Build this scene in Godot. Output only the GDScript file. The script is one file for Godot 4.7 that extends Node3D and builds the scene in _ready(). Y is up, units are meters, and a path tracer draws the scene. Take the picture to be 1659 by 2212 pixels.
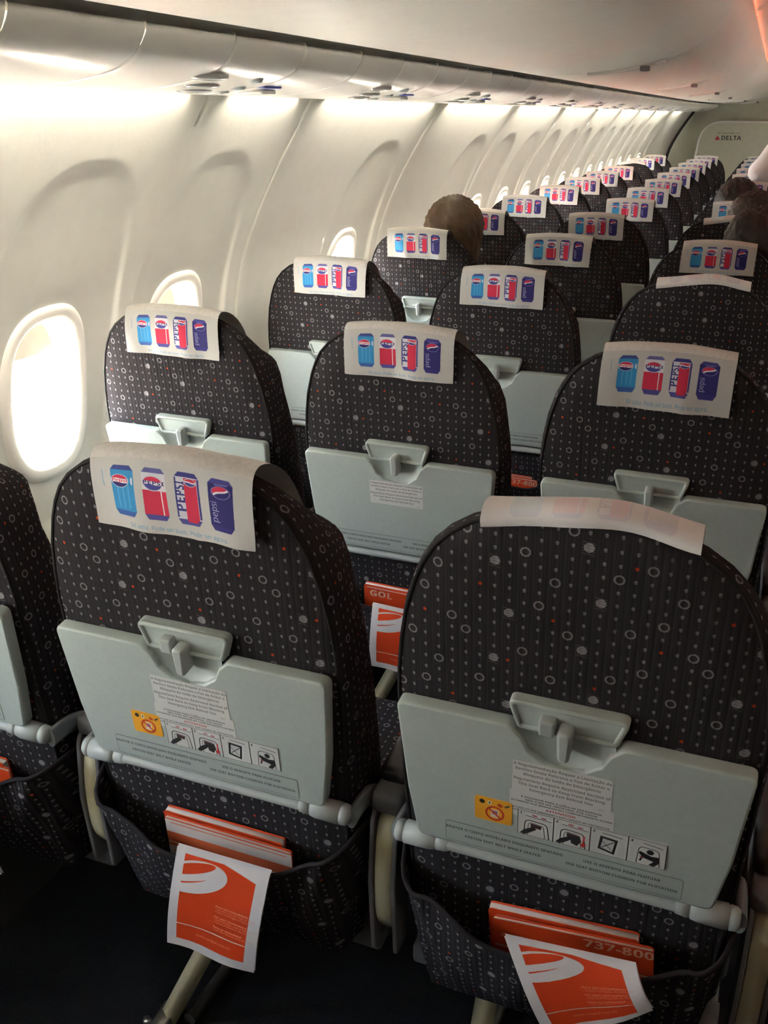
extends Node3D
# Airliner cabin seen from the aisle, looking forward over rows of patterned seats. Forward is -z, metres, floor at y = 0.
const PITCH := 0.777
const GAP := 0.49
const MID := 1.0            # x of the cabin's centre line
const FRONT := -11.5
const REAR := 2.32
const TILT := 0.1293        # recline of the seat backs
var M := {}
var used := {}
var cache := {}
var group_no := 1
var rng := RandomNumberGenerator.new()
var TB := Transform3D(Basis(Vector3.RIGHT, TILT), Vector3(0, 0.85, 0))

func _ready():
	rng.seed = 11
	setup_view()
	make_materials()
	build_shell()
	build_seats()
	build_covers()
	build_literature()
	build_people()

# ------------------------------------------------------------------ camera, sky, exposure
func setup_view():
	var cam := Camera3D.new()
	cam.name = "camera"
	cam.keep_aspect = Camera3D.KEEP_HEIGHT
	cam.fov = 56.85
	cam.near = 0.05
	cam.far = 200.0
	cam.position = Vector3(0.614, 1.4927, 0.9011)
	cam.rotation = Vector3(-0.3974, 0.3675, 0.0009)
	add_child(cam)
	cam.current = true
	var env := Environment.new()
	env.background_mode = Environment.BG_SKY
	var sky := Sky.new()
	var sm := ProceduralSkyMaterial.new()
	sm.sky_top_color = Color(0.80, 0.87, 0.97)
	sm.sky_horizon_color = Color(1.0, 0.98, 0.95)
	sm.ground_horizon_color = Color(0.93, 0.91, 0.88)
	sm.ground_bottom_color = Color(0.80, 0.78, 0.76)
	sm.energy_multiplier = 1.0
	sky.sky_material = sm
	env.sky = sky
	env.background_energy_multiplier = SKY_ENERGY
	env.tonemap_mode = Environment.TONE_MAPPER_LINEAR
	env.tonemap_exposure = EXPOSURE
	env.sdfgi_enabled = true
	env.ssao_enabled = true
	env.ssil_enabled = true
	var we := WorldEnvironment.new()
	we.name = "world_environment"
	we.environment = env
	add_child(we)
	var sun := DirectionalLight3D.new()
	sun.name = "sun"
	sun.light_color = Color(1.0, 0.96, 0.90)
	sun.light_energy = SUN_ENERGY
	sun.light_angular_distance = 0.5
	sun.sky_mode = DirectionalLight3D.SKY_MODE_LIGHT_ONLY
	sun.shadow_enabled = true
	sun.look_at_from_position(Vector3.ZERO, Vector3(0.30, -0.80, -0.20), Vector3.UP)
	add_child(sun)

const SUN_ENERGY := 6.0
const SKY_ENERGY := 4.0
const EXPOSURE := 15.0
const WASH_ENERGY := 0.065
const COVE_ENERGY := 0.009

# ------------------------------------------------------------------ helpers: names, tags, nodes
func numbered(called: String) -> String:
	var n: int = used.get(called, 0)
	used[called] = n + 1
	return called if n == 0 else "%s_%03d" % [called, n]

func tag(o: Node, label: String, category: String, grp := "", kind := ""):
	if label != "": o.set_meta("label", label)
	if category != "": o.set_meta("category", category)
	if grp != "": o.set_meta("group", grp)
	if kind != "": o.set_meta("kind", kind)

func base(called: String, at := Vector3.ZERO) -> Node3D:
	var o := Node3D.new()
	o.name = numbered(called)
	add_child(o, true)
	o.position = at
	return o

func mi(called: String, mesh: Mesh, parent: Node, tr := Transform3D.IDENTITY) -> MeshInstance3D:
	var o := MeshInstance3D.new()
	o.mesh = mesh
	o.name = numbered(called) if parent == self else called
	o.transform = tr
	o.cast_shadow = GeometryInstance3D.SHADOW_CASTING_SETTING_ON
	parent.add_child(o, true)
	return o

# ------------------------------------------------------------------ helpers: mesh building
func nst() -> SurfaceTool:
	var st := SurfaceTool.new()
	st.begin(Mesh.PRIMITIVE_TRIANGLES)
	return st

func done(st: SurfaceTool, m: Material, into: ArrayMesh = null) -> ArrayMesh:
	st.generate_normals()
	var am := st.commit(into) if into != null else st.commit()
	am.surface_set_material(am.get_surface_count() - 1, m)
	return am

func ng(st: SurfaceTool):
	group_no += 1
	st.set_smooth_group(group_no)

func tri(st: SurfaceTool, a: Vector3, b: Vector3, c: Vector3, ua := Vector2.ZERO, ub := Vector2.ZERO, uc := Vector2.ZERO):
	st.set_uv(ua); st.add_vertex(a)
	st.set_uv(ub); st.add_vertex(b)
	st.set_uv(uc); st.add_vertex(c)

func patch(st: SurfaceTool, rows: Array, uvs: Array = [], fresh := true):
	if fresh: ng(st)
	var has := uvs.size() > 0
	var z := Vector2.ZERO
	for i in rows.size() - 1:
		var a: PackedVector3Array = rows[i]
		var b: PackedVector3Array = rows[i + 1]
		for j in a.size() - 1:
			var ua := z; var ub := z; var uc := z; var ud := z
			if has:
				ua = uvs[i][j]; ub = uvs[i][j + 1]; uc = uvs[i + 1][j + 1]; ud = uvs[i + 1][j]
			tri(st, a[j], a[j + 1], b[j + 1], ua, ub, uc)
			tri(st, a[j], b[j + 1], b[j], ua, uc, ud)

func arc_pts(c: Vector2, r: float, a0: float, a1: float, n: int) -> PackedVector2Array:
	var p := PackedVector2Array()
	for i in n + 1:
		var a := lerpf(a0, a1, float(i) / n)
		p.append(c + Vector2(cos(a), sin(a)) * r)
	return p

# polygon with rounded corners; corners counter-clockwise, radii one per corner
func rpoly(cs: Array, rad: Array, seg := 5) -> PackedVector2Array:
	var out := PackedVector2Array()
	var n := cs.size()
	for i in n:
		var p: Vector2 = cs[i]
		var a: Vector2 = (cs[(i + n - 1) % n] - p)
		var b: Vector2 = (cs[(i + 1) % n] - p)
		var r: float = rad[i % rad.size()]
		if r <= 0.00001:
			out.append(p)
			continue
		var half := acos(clampf(a.normalized().dot(b.normalized()), -1, 1)) * 0.5
		var d: float = min(r / tan(half), min(a.length(), b.length()) * 0.49)
		var p0 := p + a.normalized() * d
		var p1 := p + b.normalized() * d
		for k in seg + 1:
			var t := float(k) / seg
			out.append(p0.lerp(p, t).lerp(p.lerp(p1, t), t))
	return out

func rrect(w: float, h: float, r: float, c := Vector2.ZERO, seg := 5) -> PackedVector2Array:
	return rpoly([c + Vector2(-w, -h) * 0.5, c + Vector2(w, -h) * 0.5, c + Vector2(w, h) * 0.5, c + Vector2(-w, h) * 0.5], [r], seg)

func inset(poly: PackedVector2Array, d: float) -> PackedVector2Array:
	var out := PackedVector2Array()
	var n := poly.size()
	for i in n:
		var a := (poly[i] - poly[(i + n - 1) % n]).normalized()
		var b := (poly[(i + 1) % n] - poly[i]).normalized()
		var t := (a + b)
		if t.length() < 0.001: t = b
		t = t.normalized()
		var nn := Vector2(-t.y, t.x)
		var k: float = clampf(1.0 / max(0.35, nn.dot(Vector2(-b.y, b.x))), 1.0, 1.6)
		out.append(poly[i] + nn * d * k)
	return out

# polygon (counter-clockwise, in x-y) pushed along z from z0 to z1 with a bevel at the front (z1)
func slab(st: SurfaceTool, poly: PackedVector2Array, z0: float, z1: float, bev := 0.0, xf := Transform3D.IDENTITY, back := true):
	var lo := poly[0]; var hi := poly[0]
	for p in poly:
		lo = lo.min(p); hi = hi.max(p)
	var sz := hi - lo
	var rings := [[poly, z0]]
	if bev > 0.0:
		rings.append([poly, z1 - bev])
		rings.append([inset(poly, bev * 0.3), z1 - bev * 0.3])
		rings.append([inset(poly, bev), z1])
	else:
		rings.append([poly, z1])
	var rows := []; var uvs := []
	for r in rings:
		var row := PackedVector3Array(); var uv := PackedVector2Array()
		var pp: PackedVector2Array = r[0]
		for k in pp.size() + 1:
			var p := pp[k % pp.size()]
			row.append(xf * Vector3(p.x, p.y, r[1]))
			uv.append(Vector2((p.x - lo.x) / sz.x, 1.0 - (p.y - lo.y) / sz.y))
		rows.append(row); uvs.append(uv)
	if bev > 0.0: patch(st, rows, uvs)
	else: 
		group_no += 1
		st.set_smooth_group(group_no)
		patch(st, rows, uvs, false)
	var top: PackedVector2Array = rings[-1][0]
	ng(st)
	fill(st, top, z1, lo, sz, xf)
	if back:
		ng(st)
		fill(st, poly, z0, lo, sz, xf)

func fill(st: SurfaceTool, poly: PackedVector2Array, z: float, lo: Vector2, sz: Vector2, xf: Transform3D):
	var idx := Geometry2D.triangulate_polygon(poly)
	if idx.is_empty(): print("no cap for a polygon of ", poly.size())
	for k in range(0, idx.size(), 3):
		var q := []
		for j in 3:
			var p := poly[idx[k + j]]
			q.append([xf * Vector3(p.x, p.y, z), Vector2((p.x - lo.x) / sz.x, 1.0 - (p.y - lo.y) / sz.y)])
		tri(st, q[0][0], q[2][0], q[1][0], q[0][1], q[2][1], q[1][1])

# rounded box: a rounded rectangle in x-y lofted along z with rounded ends
func rbox(st: SurfaceTool, c: Vector3, s: Vector3, r: float, seg := 3, xf := Transform3D.IDENTITY):
	var rows := []
	var steps := []
	for k in seg + 1:
		var a := PI * 0.5 * k / seg
		steps.append([r * (1.0 - sin(a)), -s.z * 0.5 + r * (1.0 - cos(a))])
	for k in range(seg, -1, -1):
		steps.append([steps[k][0], -steps[k][1]])
	for q in steps:
		var poly := rrect(s.x - 2.0 * q[0], s.y - 2.0 * q[0], maxf(r - q[0], 0.0005), Vector2(c.x, c.y), seg)
		var row := PackedVector3Array()
		for k in poly.size() + 1:
			var p := poly[k % poly.size()]
			row.append(xf * Vector3(p.x, p.y, c.z + q[1]))
		rows.append(row)
	# texture coordinates are metres over the tile, x across and y or z along
	var uvs := []
	for row in rows:
		var uv := PackedVector2Array()
		for p in row: uv.append(Vector2(p.x, p.z + p.y) / TILE)
		uvs.append(uv)
	patch(st, rows, uvs)
	for e in [0, rows.size() - 1]:
		var row: PackedVector3Array = rows[e]
		var m := Vector3.ZERO
		for p in row: m += p
		m /= row.size()
		for k in row.size() - 1:
			tri(st, row[k], row[k + 1], m, Vector2(row[k].x, row[k].y) / TILE, Vector2(row[k + 1].x, row[k + 1].y) / TILE, Vector2(m.x, m.y) / TILE)

# tube along points; rx, ry are the half sizes across (constant or one per point)
func tube(st: SurfaceTool, pts: Array, rad, seg := 10, flat := 1.0, side := Vector3.RIGHT, caps := true):
	ng(st)
	var rows := []
	for i in pts.size():
		var p: Vector3 = pts[i]
		var t: Vector3 = (pts[mini(i + 1, pts.size() - 1)] - pts[maxi(i - 1, 0)]).normalized()
		var u := side - t * side.dot(t)
		if u.length() < 0.05: u = Vector3.UP - t * Vector3.UP.dot(t)
		u = u.normalized()
		var w := t.cross(u)
		var r: float = rad[i] if rad is Array else rad
		var row := PackedVector3Array()
		for k in seg + 1:
			var a := TAU * k / seg
			row.append(p + u * cos(a) * r * flat + w * sin(a) * r)
		rows.append(row)
	patch(st, rows, [], false)
	if caps:
		for e in [0, rows.size() - 1]:
			ng(st)
			for k in seg:
				tri(st, rows[e][k], rows[e][k + 1], pts[e])

func lathe(st: SurfaceTool, prof: Array, xf: Transform3D, seg := 24, squash := 1.0):
	var rows := []
	for q in prof:
		var row := PackedVector3Array()
		for k in seg + 1:
			var a := TAU * k / seg
			row.append(xf * Vector3(cos(a) * q[0] * squash, q[1], sin(a) * q[0]))
		rows.append(row)
	patch(st, rows)

# smooth table look-up; rows of [key, value] with rising keys
func look(tb: Array, k: float) -> float:
	if k <= tb[0][0]: return tb[0][1]
	var n := tb.size()
	if k >= tb[n - 1][0]: return tb[n - 1][1]
	for i in n - 1:
		if k <= tb[i + 1][0]:
			var t: float = (k - tb[i][0]) / (tb[i + 1][0] - tb[i][0])
			var h: float = tb[i + 1][0] - tb[i][0]
			var m0: float = (tb[i + 1][1] - tb[maxi(i - 1, 0)][1]) / (tb[i + 1][0] - tb[maxi(i - 1, 0)][0]) * h
			var m1: float = (tb[mini(i + 2, n - 1)][1] - tb[i][1]) / (tb[mini(i + 2, n - 1)][0] - tb[i][0]) * h
			var t2 := t * t; var t3 := t2 * t
			return tb[i][1] * (2 * t3 - 3 * t2 + 1) + m0 * (t3 - 2 * t2 + t) + tb[i + 1][1] * (-2 * t3 + 3 * t2) + m1 * (t3 - t2)
	return 0.0

func spline(pts: Array, per := 6) -> Array:
	var out := []
	var n := pts.size()
	for i in n - 1:
		for k in per:
			var t := float(k) / per
			out.append(pts[i].cubic_interpolate(pts[i + 1], pts[maxi(i - 1, 0)], pts[mini(i + 2, n - 1)], t))
	out.append(pts[n - 1])
	return out

# ------------------------------------------------------------------ helpers: pictures
func pic(w: int, h: int, c: Color) -> Image:
	var im := Image.create_empty(w, h, false, Image.FORMAT_RGB8)
	im.fill(c)
	return im

func px(im: Image, x: int, y: int, c: Color):
	if x >= 0 and y >= 0 and x < im.get_width() and y < im.get_height():
		im.set_pixel(x, y, c if c.a >= 1.0 else im.get_pixel(x, y).lerp(c, c.a))

func box2(im: Image, x0: float, y0: float, x1: float, y1: float, c: Color):
	im.fill_rect(Rect2i(int(x0), int(y0), int(x1) - int(x0), int(y1) - int(y0)), c)

func fpoly(im: Image, pts: PackedVector2Array, c: Color):
	var y0 := pts[0].y; var y1 := pts[0].y
	for p in pts:
		y0 = minf(y0, p.y); y1 = maxf(y1, p.y)
	for y in range(maxi(0, int(floor(y0))), mini(im.get_height(), int(ceil(y1)) + 1)):
		var xs := []
		var yy := y + 0.5
		for i in pts.size():
			var a := pts[i]; var b := pts[(i + 1) % pts.size()]
			if (a.y <= yy) != (b.y <= yy):
				xs.append(a.x + (yy - a.y) / (b.y - a.y) * (b.x - a.x))
		xs.sort()
		for k in range(0, xs.size() - 1, 2):
			var xa := maxi(0, int(round(xs[k]))); var xb := mini(im.get_width(), int(round(xs[k + 1])))
			if xb > xa: im.fill_rect(Rect2i(xa, y, xb - xa, 1), c)

func disc(im: Image, c: Vector2, r: float, col: Color):
	fpoly(im, arc_pts(c, r, 0, TAU, 40), col)

func line2(im: Image, a: Vector2, b: Vector2, w: float, c: Color):
	var n := (b - a).normalized().orthogonal() * w * 0.5
	fpoly(im, PackedVector2Array([a + n, b + n, b - n, a - n]), c)

# lettering: the triangles of a TextMesh drawn into the picture; em = height of the type, at = left end of the base line (or its middle)
func write(im: Image, s: String, at: Vector2, em: float, c: Color, turn := 0.0, bold := false, centred := true, face := "Droid Sans", stretch := 1.0):
	var t := TextMesh.new()
	var f := SystemFont.new()
	f.font_names = PackedStringArray([face])
	if bold: f.font_weight = 700
	t.font = f
	t.font_size = 64
	t.pixel_size = 1.0
	t.depth = 0.0
	t.curve_step = 2.0
	t.text = s
	t.horizontal_alignment = HORIZONTAL_ALIGNMENT_CENTER if centred else HORIZONTAL_ALIGNMENT_LEFT
	t.vertical_alignment = VERTICAL_ALIGNMENT_CENTER
	if t.get_surface_count() == 0: return
	var ar := t.surface_get_arrays(0)
	var v: PackedVector3Array = ar[Mesh.ARRAY_VERTEX]
	var ix: PackedInt32Array = ar[Mesh.ARRAY_INDEX] if ar[Mesh.ARRAY_INDEX] != null else PackedInt32Array()
	if ix.is_empty():
		for k in v.size(): ix.append(k)
	var sc := em / 64.0
	var x := Transform2D(turn, at)
	for k in range(0, ix.size(), 3):
		var p := PackedVector2Array()
		for j in 3:
			var q := v[ix[k + j]]
			p.append(x * Vector2(q.x * sc * stretch, -q.y * sc))
		fpoly(im, p, c)

func tex(im: Image, half := true) -> ImageTexture:
	if half: im.resize(im.get_width() / 2, im.get_height() / 2, Image.INTERPOLATE_BILINEAR)
	im.generate_mipmaps()
	return ImageTexture.create_from_image(im)

func rgb(r: float, g: float, b: float) -> Color:
	return Color(r / 255.0, g / 255.0, b / 255.0)

# ------------------------------------------------------------------ materials
const TILE := 0.256

func smat(c: Color, rough := 0.6, metal := 0.0, spec := 0.5) -> StandardMaterial3D:
	var m := StandardMaterial3D.new()
	m.albedo_color = c
	m.roughness = rough
	m.metallic = metal
	m.metallic_specular = spec
	m.cull_mode = BaseMaterial3D.CULL_DISABLED
	return m

func noise_tex(freq: float, lo: Color, hi: Color, size := 256, oct := 3, seed_ := 1) -> NoiseTexture2D:
	var n := FastNoiseLite.new()
	n.seed = seed_
	n.frequency = freq
	n.fractal_octaves = oct
	var t := NoiseTexture2D.new()
	t.width = size; t.height = size
	t.seamless = true
	t.noise = n
	var g := Gradient.new()
	g.set_color(0, lo); g.set_color(1, hi)
	t.color_ramp = g
	return t

func bump_tex(freq: float, strength: float, size := 256, oct := 2, seed_ := 3) -> NoiseTexture2D:
	var n := FastNoiseLite.new()
	n.seed = seed_
	n.frequency = freq
	n.fractal_octaves = oct
	var t := NoiseTexture2D.new()
	t.width = size; t.height = size
	t.seamless = true
	t.as_normal_map = true
	t.bump_strength = strength
	t.noise = n
	return t

func grainy(m: StandardMaterial3D, lo: Color, hi: Color, freq: float, scale_: float, rough_bump := 0.0, seed_ := 1):
	m.albedo_color = Color.WHITE
	m.albedo_texture = noise_tex(freq, lo, hi, 256, 4, seed_)
	m.uv1_triplanar = true
	m.uv1_world_triplanar = true
	m.uv1_scale = Vector3.ONE * scale_
	if rough_bump > 0.0:
		m.normal_enabled = true
		m.normal_scale = rough_bump
		m.normal_texture = bump_tex(0.12, 3.0)

func make_materials():
	var fab := fabric_picture()
	var m := smat(Color.WHITE, 0.95, 0.0, 0.06)
	m.albedo_texture = fab
	m.normal_enabled = true
	m.normal_texture = rib_normal()
	m.normal_scale = 0.5
	M.fabric = m
	M.piping = smat(rgb(34, 33, 34), 0.85, 0.0, 0.3)
	m = smat(Color.WHITE, 0.45)
	grainy(m, rgb(168, 180, 175), rgb(175, 187, 182), 0.05, 6.0, 0.06)
	M.tray = m
	M.grey = smat(rgb(168, 177, 174), 0.38)
	M.grey_arm = smat(rgb(128, 136, 140), 0.45)
	M.bracket = smat(rgb(112, 112, 114), 0.5)
	M.pad = smat(rgb(46, 42, 43), 0.42)
	m = smat(Color.WHITE, 0.4)
	grainy(m, rgb(188, 182, 148), rgb(202, 197, 164), 0.02, 5.0, 0.0, 5)
	M.cream = m
	M.steel = smat(rgb(150, 148, 142), 0.35, 0.9)
	M.under = smat(rgb(104, 106, 108), 0.6)
	m = smat(Color.WHITE, 0.62, 0.0, 0.35)
	grainy(m, rgb(201, 200, 189), rgb(207, 206, 196), 0.02, 2.5, 0.03, 7)
	M.wall = m
	m = smat(Color.WHITE, 0.42)
	grainy(m, rgb(208, 204, 192), rgb(214, 210, 199), 0.02, 2.0, 0.03, 8)
	M.bin = m
	M.psu = smat(rgb(232, 228, 219), 0.24, 0.0, 0.75)
	M.bezel = smat(rgb(226, 222, 212), 0.4)
	M.shade = smat(rgb(176, 168, 154), 0.6)
	M.gasket = smat(rgb(40, 38, 37), 0.7)
	m = smat(Color.WHITE, 0.95, 0.0, 0.1)
	grainy(m, rgb(26, 27, 29), rgb(44, 45, 48), 0.09, 9.0, 0.6, 9)
	M.carpet = m
	m = smat(Color.WHITE, 0.55)
	grainy(m, rgb(184, 187, 167), rgb(191, 194, 175), 0.02, 2.0, 0.0, 12)
	M.bulkhead = m
	M.dark_wall = smat(rgb(66, 68, 76), 0.9, 0.0, 0.2)  # dark tone for the unseen rear wall, no real curtain there
	M.dado = smat(rgb(58, 59, 62), 0.8, 0.0, 0.3)
	m = smat(Color.WHITE, 0.9)
	grainy(m, rgb(198, 194, 187), rgb(212, 208, 201), 0.03, 0.3, 0.0, 19)
	M.apron = m
	M.bounce_orange = smat(rgb(240, 84, 24), 0.4)  # orange picked for the light bounced off the added cowlings
	M.chrome = smat(rgb(232, 232, 230), 0.3, 0.5)
	M.lens = smat(rgb(206, 204, 198), 0.12, 0.3)
	M.blue_sign = smat(rgb(70, 80, 170), 0.4)
	M.black_print = smat(rgb(52, 50, 58), 0.7)
	M.red_print = smat(rgb(190, 50, 52), 0.7)
	m = smat(Color(0.96, 0.98, 1.0, 0.06), 0.0)
	m.transparency = BaseMaterial3D.TRANSPARENCY_ALPHA
	M.pane = m
	M.paper = smat(rgb(226, 222, 218), 0.8)
	M.orange = smat(rgb(226, 78, 32), 0.5)
	m = smat(Color.WHITE, 0.9, 0.0, 0.2)
	grainy(m, rgb(196, 193, 189), rgb(216, 213, 210), 0.06, 8.0, 0.35, 15)
	m.backlight_enabled = true
	m.backlight = Color(0.25, 0.24, 0.23)
	M.cloth = m
	M.wash = lamp_mat(Color(1.0, 0.95, 0.86), 0.3)
	M.cove = lamp_mat(Color(1.0, 0.56, 0.42), 0.04)

func lamp_mat(c: Color, e: float) -> StandardMaterial3D:
	var m := smat(c, 0.5)
	m.emission_enabled = true
	m.emission = c
	m.emission_energy_multiplier = e
	return m

func printed(im: ImageTexture, rough := 0.6) -> StandardMaterial3D:
	var m := smat(Color.WHITE, rough)
	m.albedo_texture = im
	m.texture_filter = BaseMaterial3D.TEXTURE_FILTER_LINEAR_WITH_MIPMAPS_ANISOTROPIC
	return m

# woven seat cloth: columns of small grey stitches with rings, filled spots and orange stitches
func fabric_picture() -> ImageTexture:
	var n := 16
	var cell := 96
	var im := pic(n * cell, n * cell, rgb(54, 52, 54))
	for k in n * 8:
		box2(im, k * cell / 8, 0, k * cell / 8 + 4, n * cell, rgb(50, 48, 50))
	for k in n * 2:
		box2(im, k * cell / 2 + 14, 0, k * cell / 2 + 22, n * cell, rgb(44, 42, 44))
	var special := {}
	for j in 8:
		for i in 4:
			var cx := (i * 4 + (j % 2) * 2 + (1 if j % 4 > 1 else 0)) % n
			var cy := (j * 2 + (i % 2)) % n
			special[Vector2i(cx, cy)] = 2 if (i * 3 + j * 5) % 10 < 3 else 1
	for q in [[3, 1], [9, 4], [14, 6], [5, 7], [1, 11], [11, 10], [7, 14], [15, 13]]:
		special[Vector2i(q[0], q[1])] = 3
	var grey := rgb(126, 124, 126)
	for y in n:
		for x in n:
			var c := Vector2((x + 0.5) * cell, (y + 0.5) * cell)
			var k: int = special.get(Vector2i(x, y), 0)
			if k == 1:
				disc(im, c, 36, grey)
				disc(im, c, 23, rgb(54, 52, 54))
				for a in 10:
					var d := Vector2.from_angle(a * TAU / 10.0)
					disc(im, c + d * 38, 5, rgb(54, 52, 54))
			elif k == 2:
				disc(im, c, 33, rgb(146, 144, 147))
				for a in 5: line2(im, c + Vector2(-40, -40 + a * 20), c + Vector2(40, -30 + a * 20), 4, rgb(94, 93, 95))
			elif k == 3:
				disc(im, c, 13, rgb(186, 70, 40))
			else:
				disc(im, c + Vector2(0, -4), 11, rgb(126, 124, 126))
				disc(im, c + Vector2(0, 6), 9, rgb(116, 114, 116))
	return tex(im)

func rib_normal() -> ImageTexture:
	var w := 256
	var im := Image.create_empty(w, w, false, Image.FORMAT_RGB8)
	for x in w:
		var s := sin(TAU * x * 32.0 / w) * 0.35
		var v := Vector3(s, 0, 1).normalized()
		im.fill_rect(Rect2i(x, 0, 1, w), Color(v.x * 0.5 + 0.5, 0.5, v.z * 0.5 + 0.5))
	im.generate_mipmaps()
	return ImageTexture.create_from_image(im)

# ------------------------------------------------------------------ the cabin shell
const WALLX := [[-0.02, -0.61], [0.2, -0.68], [0.4, -0.73], [0.6, -0.762], [0.8, -0.77], [0.98, -0.755], [1.12, -0.725], [1.27, -0.66], [1.4, -0.585], [1.528, -0.50], [1.66, -0.40]]
const LIP := [[-0.405, 1.60], [-0.446, 1.56], [-0.464, 1.538], [-0.461, 1.531], [-0.45, 1.529], [-0.40, 1.531], [-0.33, 1.538], [-0.27, 1.550], [-0.232, 1.566], [-0.214, 1.586], [-0.208, 1.600], [-0.209, 1.607], [-0.214, 1.610], [-0.232, 1.611]]
const BELLY := [[-0.205, 1.66], [-0.186, 1.628], [-0.178, 1.620], [-0.165, 1.617], [-0.10, 1.616], [0.0, 1.617], [0.10, 1.624], [0.20, 1.640], [0.29, 1.664], [0.36, 1.70], [0.41, 1.755], [0.44, 1.82], [0.452, 1.89], [0.445, 1.93], [0.42, 1.94]]
const SEAMS := [2.32, 1.22, 0.12, -0.98, -1.48, -2.55, -3.65, -4.75, -5.85, -6.95, -8.05, -9.15, -10.25, -11.5]
const WINDOWS := [1.5, 0.95, 0.4, -0.14, -0.69, -1.19, -2.26, -3.38, -3.93, -4.48, -5.03, -5.58, -6.13, -6.68, -7.23, -7.78, -8.33, -8.88, -9.43, -9.98]
const WC := 0.935           # height of the window centres

func taper(z: float) -> float:
	return 0.0 if z > -8.5 else 0.17 * pow((-8.5 - z) / 3.0, 2.0)

func sx(x: float, z: float, side: int) -> float:
	var v := x + taper(z)
	return v if side == 0 else 2.0 * MID - v

func recess(z: float, y: float) -> float:
	var best := 0.0
	for w in WINDOWS:
		var dz: float = absf(z - w) / 0.225
		if dz > 1.0: continue
		var dy: float = absf(y - 1.02) / 0.395
		var e := 1.0 - pow(dz, 2.6) - pow(dy, 2.6)
		if e > 0.0:
			var below: float = 1.02 + 0.395 * pow(1.0 - pow(dz, 2.6), 1.0 / 2.6) - y
			best = maxf(best, smoothstep(0.0, 0.14, e) * (0.004 + 0.055 * minf(below, 0.36)))
	return best

func wall_pt(z: float, y: float, side: int, out := 0.0) -> Vector3:
	return Vector3(sx(look(WALLX, y) - recess(z, y) - out, z, side), y, z)

func opening(a: float, k := 1.0) -> Vector2:   # superellipse, (z, y) offsets
	var c := cos(a); var s := sin(a)
	return Vector2(signf(c) * pow(absf(c), 0.72) * (0.105 + k), signf(s) * pow(absf(s), 0.72) * (0.160 + k))

func grid(st: SurfaceTool, zs: Array, ys: Array, side: int, z0: float, z1: float):
	var rows := []
	for y in ys:
		var row := PackedVector3Array()
		for z in zs:
			var d: float = minf(absf(z - z0), absf(z - z1))
			row.append(wall_pt(z, y, side, 0.010 if d < 0.0015 else 0.0015 if d < 0.005 else 0.0))
		rows.append(row)
	patch(st, rows)

func span(a: float, b: float, step: float) -> Array:
	var n := maxi(1, int(ceil(absf(b - a) / step)))
	var o := []
	for k in n + 1: o.append(lerpf(a, b, float(k) / n))
	return o

func wall_panel(z0: float, z1: float, side: int) -> ArrayMesh:   # z0 > z1
	var key := "wallpanel"
	var st := nst()
	var a := z0 - 0.004
	var b := z1 + 0.004
	var wins := []
	for w in WINDOWS:
		if w < a and w > b: wins.append(w)
	var ylo := 0.50; var yhi := 1.47
	var edge := func(zs: Array) -> Array:
		var o := [a, a - 0.003, a - 0.008]
		for z in zs:
			if z < a - 0.012 and z > b + 0.012: o.append(z)
		o.append_array([b + 0.008, b + 0.003, b])
		return o
	var full: Array = edge.call(span(a, b, 0.05))
	grid(st, full, span(-0.02, ylo, 0.06), side, a, b)
	grid(st, full, span(yhi, 1.66, 0.03), side, a, b)
	var cuts := [a]
	for w in wins:
		cuts.append(w + 0.235); cuts.append(w - 0.235)
	cuts.append(b)
	for k in range(0, cuts.size(), 2):
		var zs: Array = span(cuts[k], cuts[k + 1], 0.05)
		if k == 0: zs = [a, a - 0.003, a - 0.008] + zs.filter(func(z): return z < a - 0.012)
		if k + 2 >= cuts.size(): zs = zs.filter(func(z): return z > b + 0.012) + [b + 0.008, b + 0.003, b]
		grid(st, zs, span(ylo, yhi, 0.03), side, a, b)
	for w in wins:
		var rows := []
		var n := 112 if side == 0 else 64
		var m := 44 if side == 0 else 18
		for i in m + 1:
			var r := float(i) / m
			var row := PackedVector3Array()
			for j in n + 1:
				var t := TAU * j / n
				var o := opening(t, 0.0)
				var d := Vector2(cos(t) * 0.235, sin(t) * 0.485)
				var q := d / maxf(absf(d.x) / 0.235, absf(d.y) / 0.485)
				var c: Vector2 = Vector2(0, WC).lerp(Vector2(0, (ylo + yhi) * 0.5), r)
				var p := o.lerp(q, r)
				row.append(wall_pt(w + p.x, c.y + p.y, side))
			rows.append(row)
		patch(st, rows)
	return done(st, M.wall)

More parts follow.
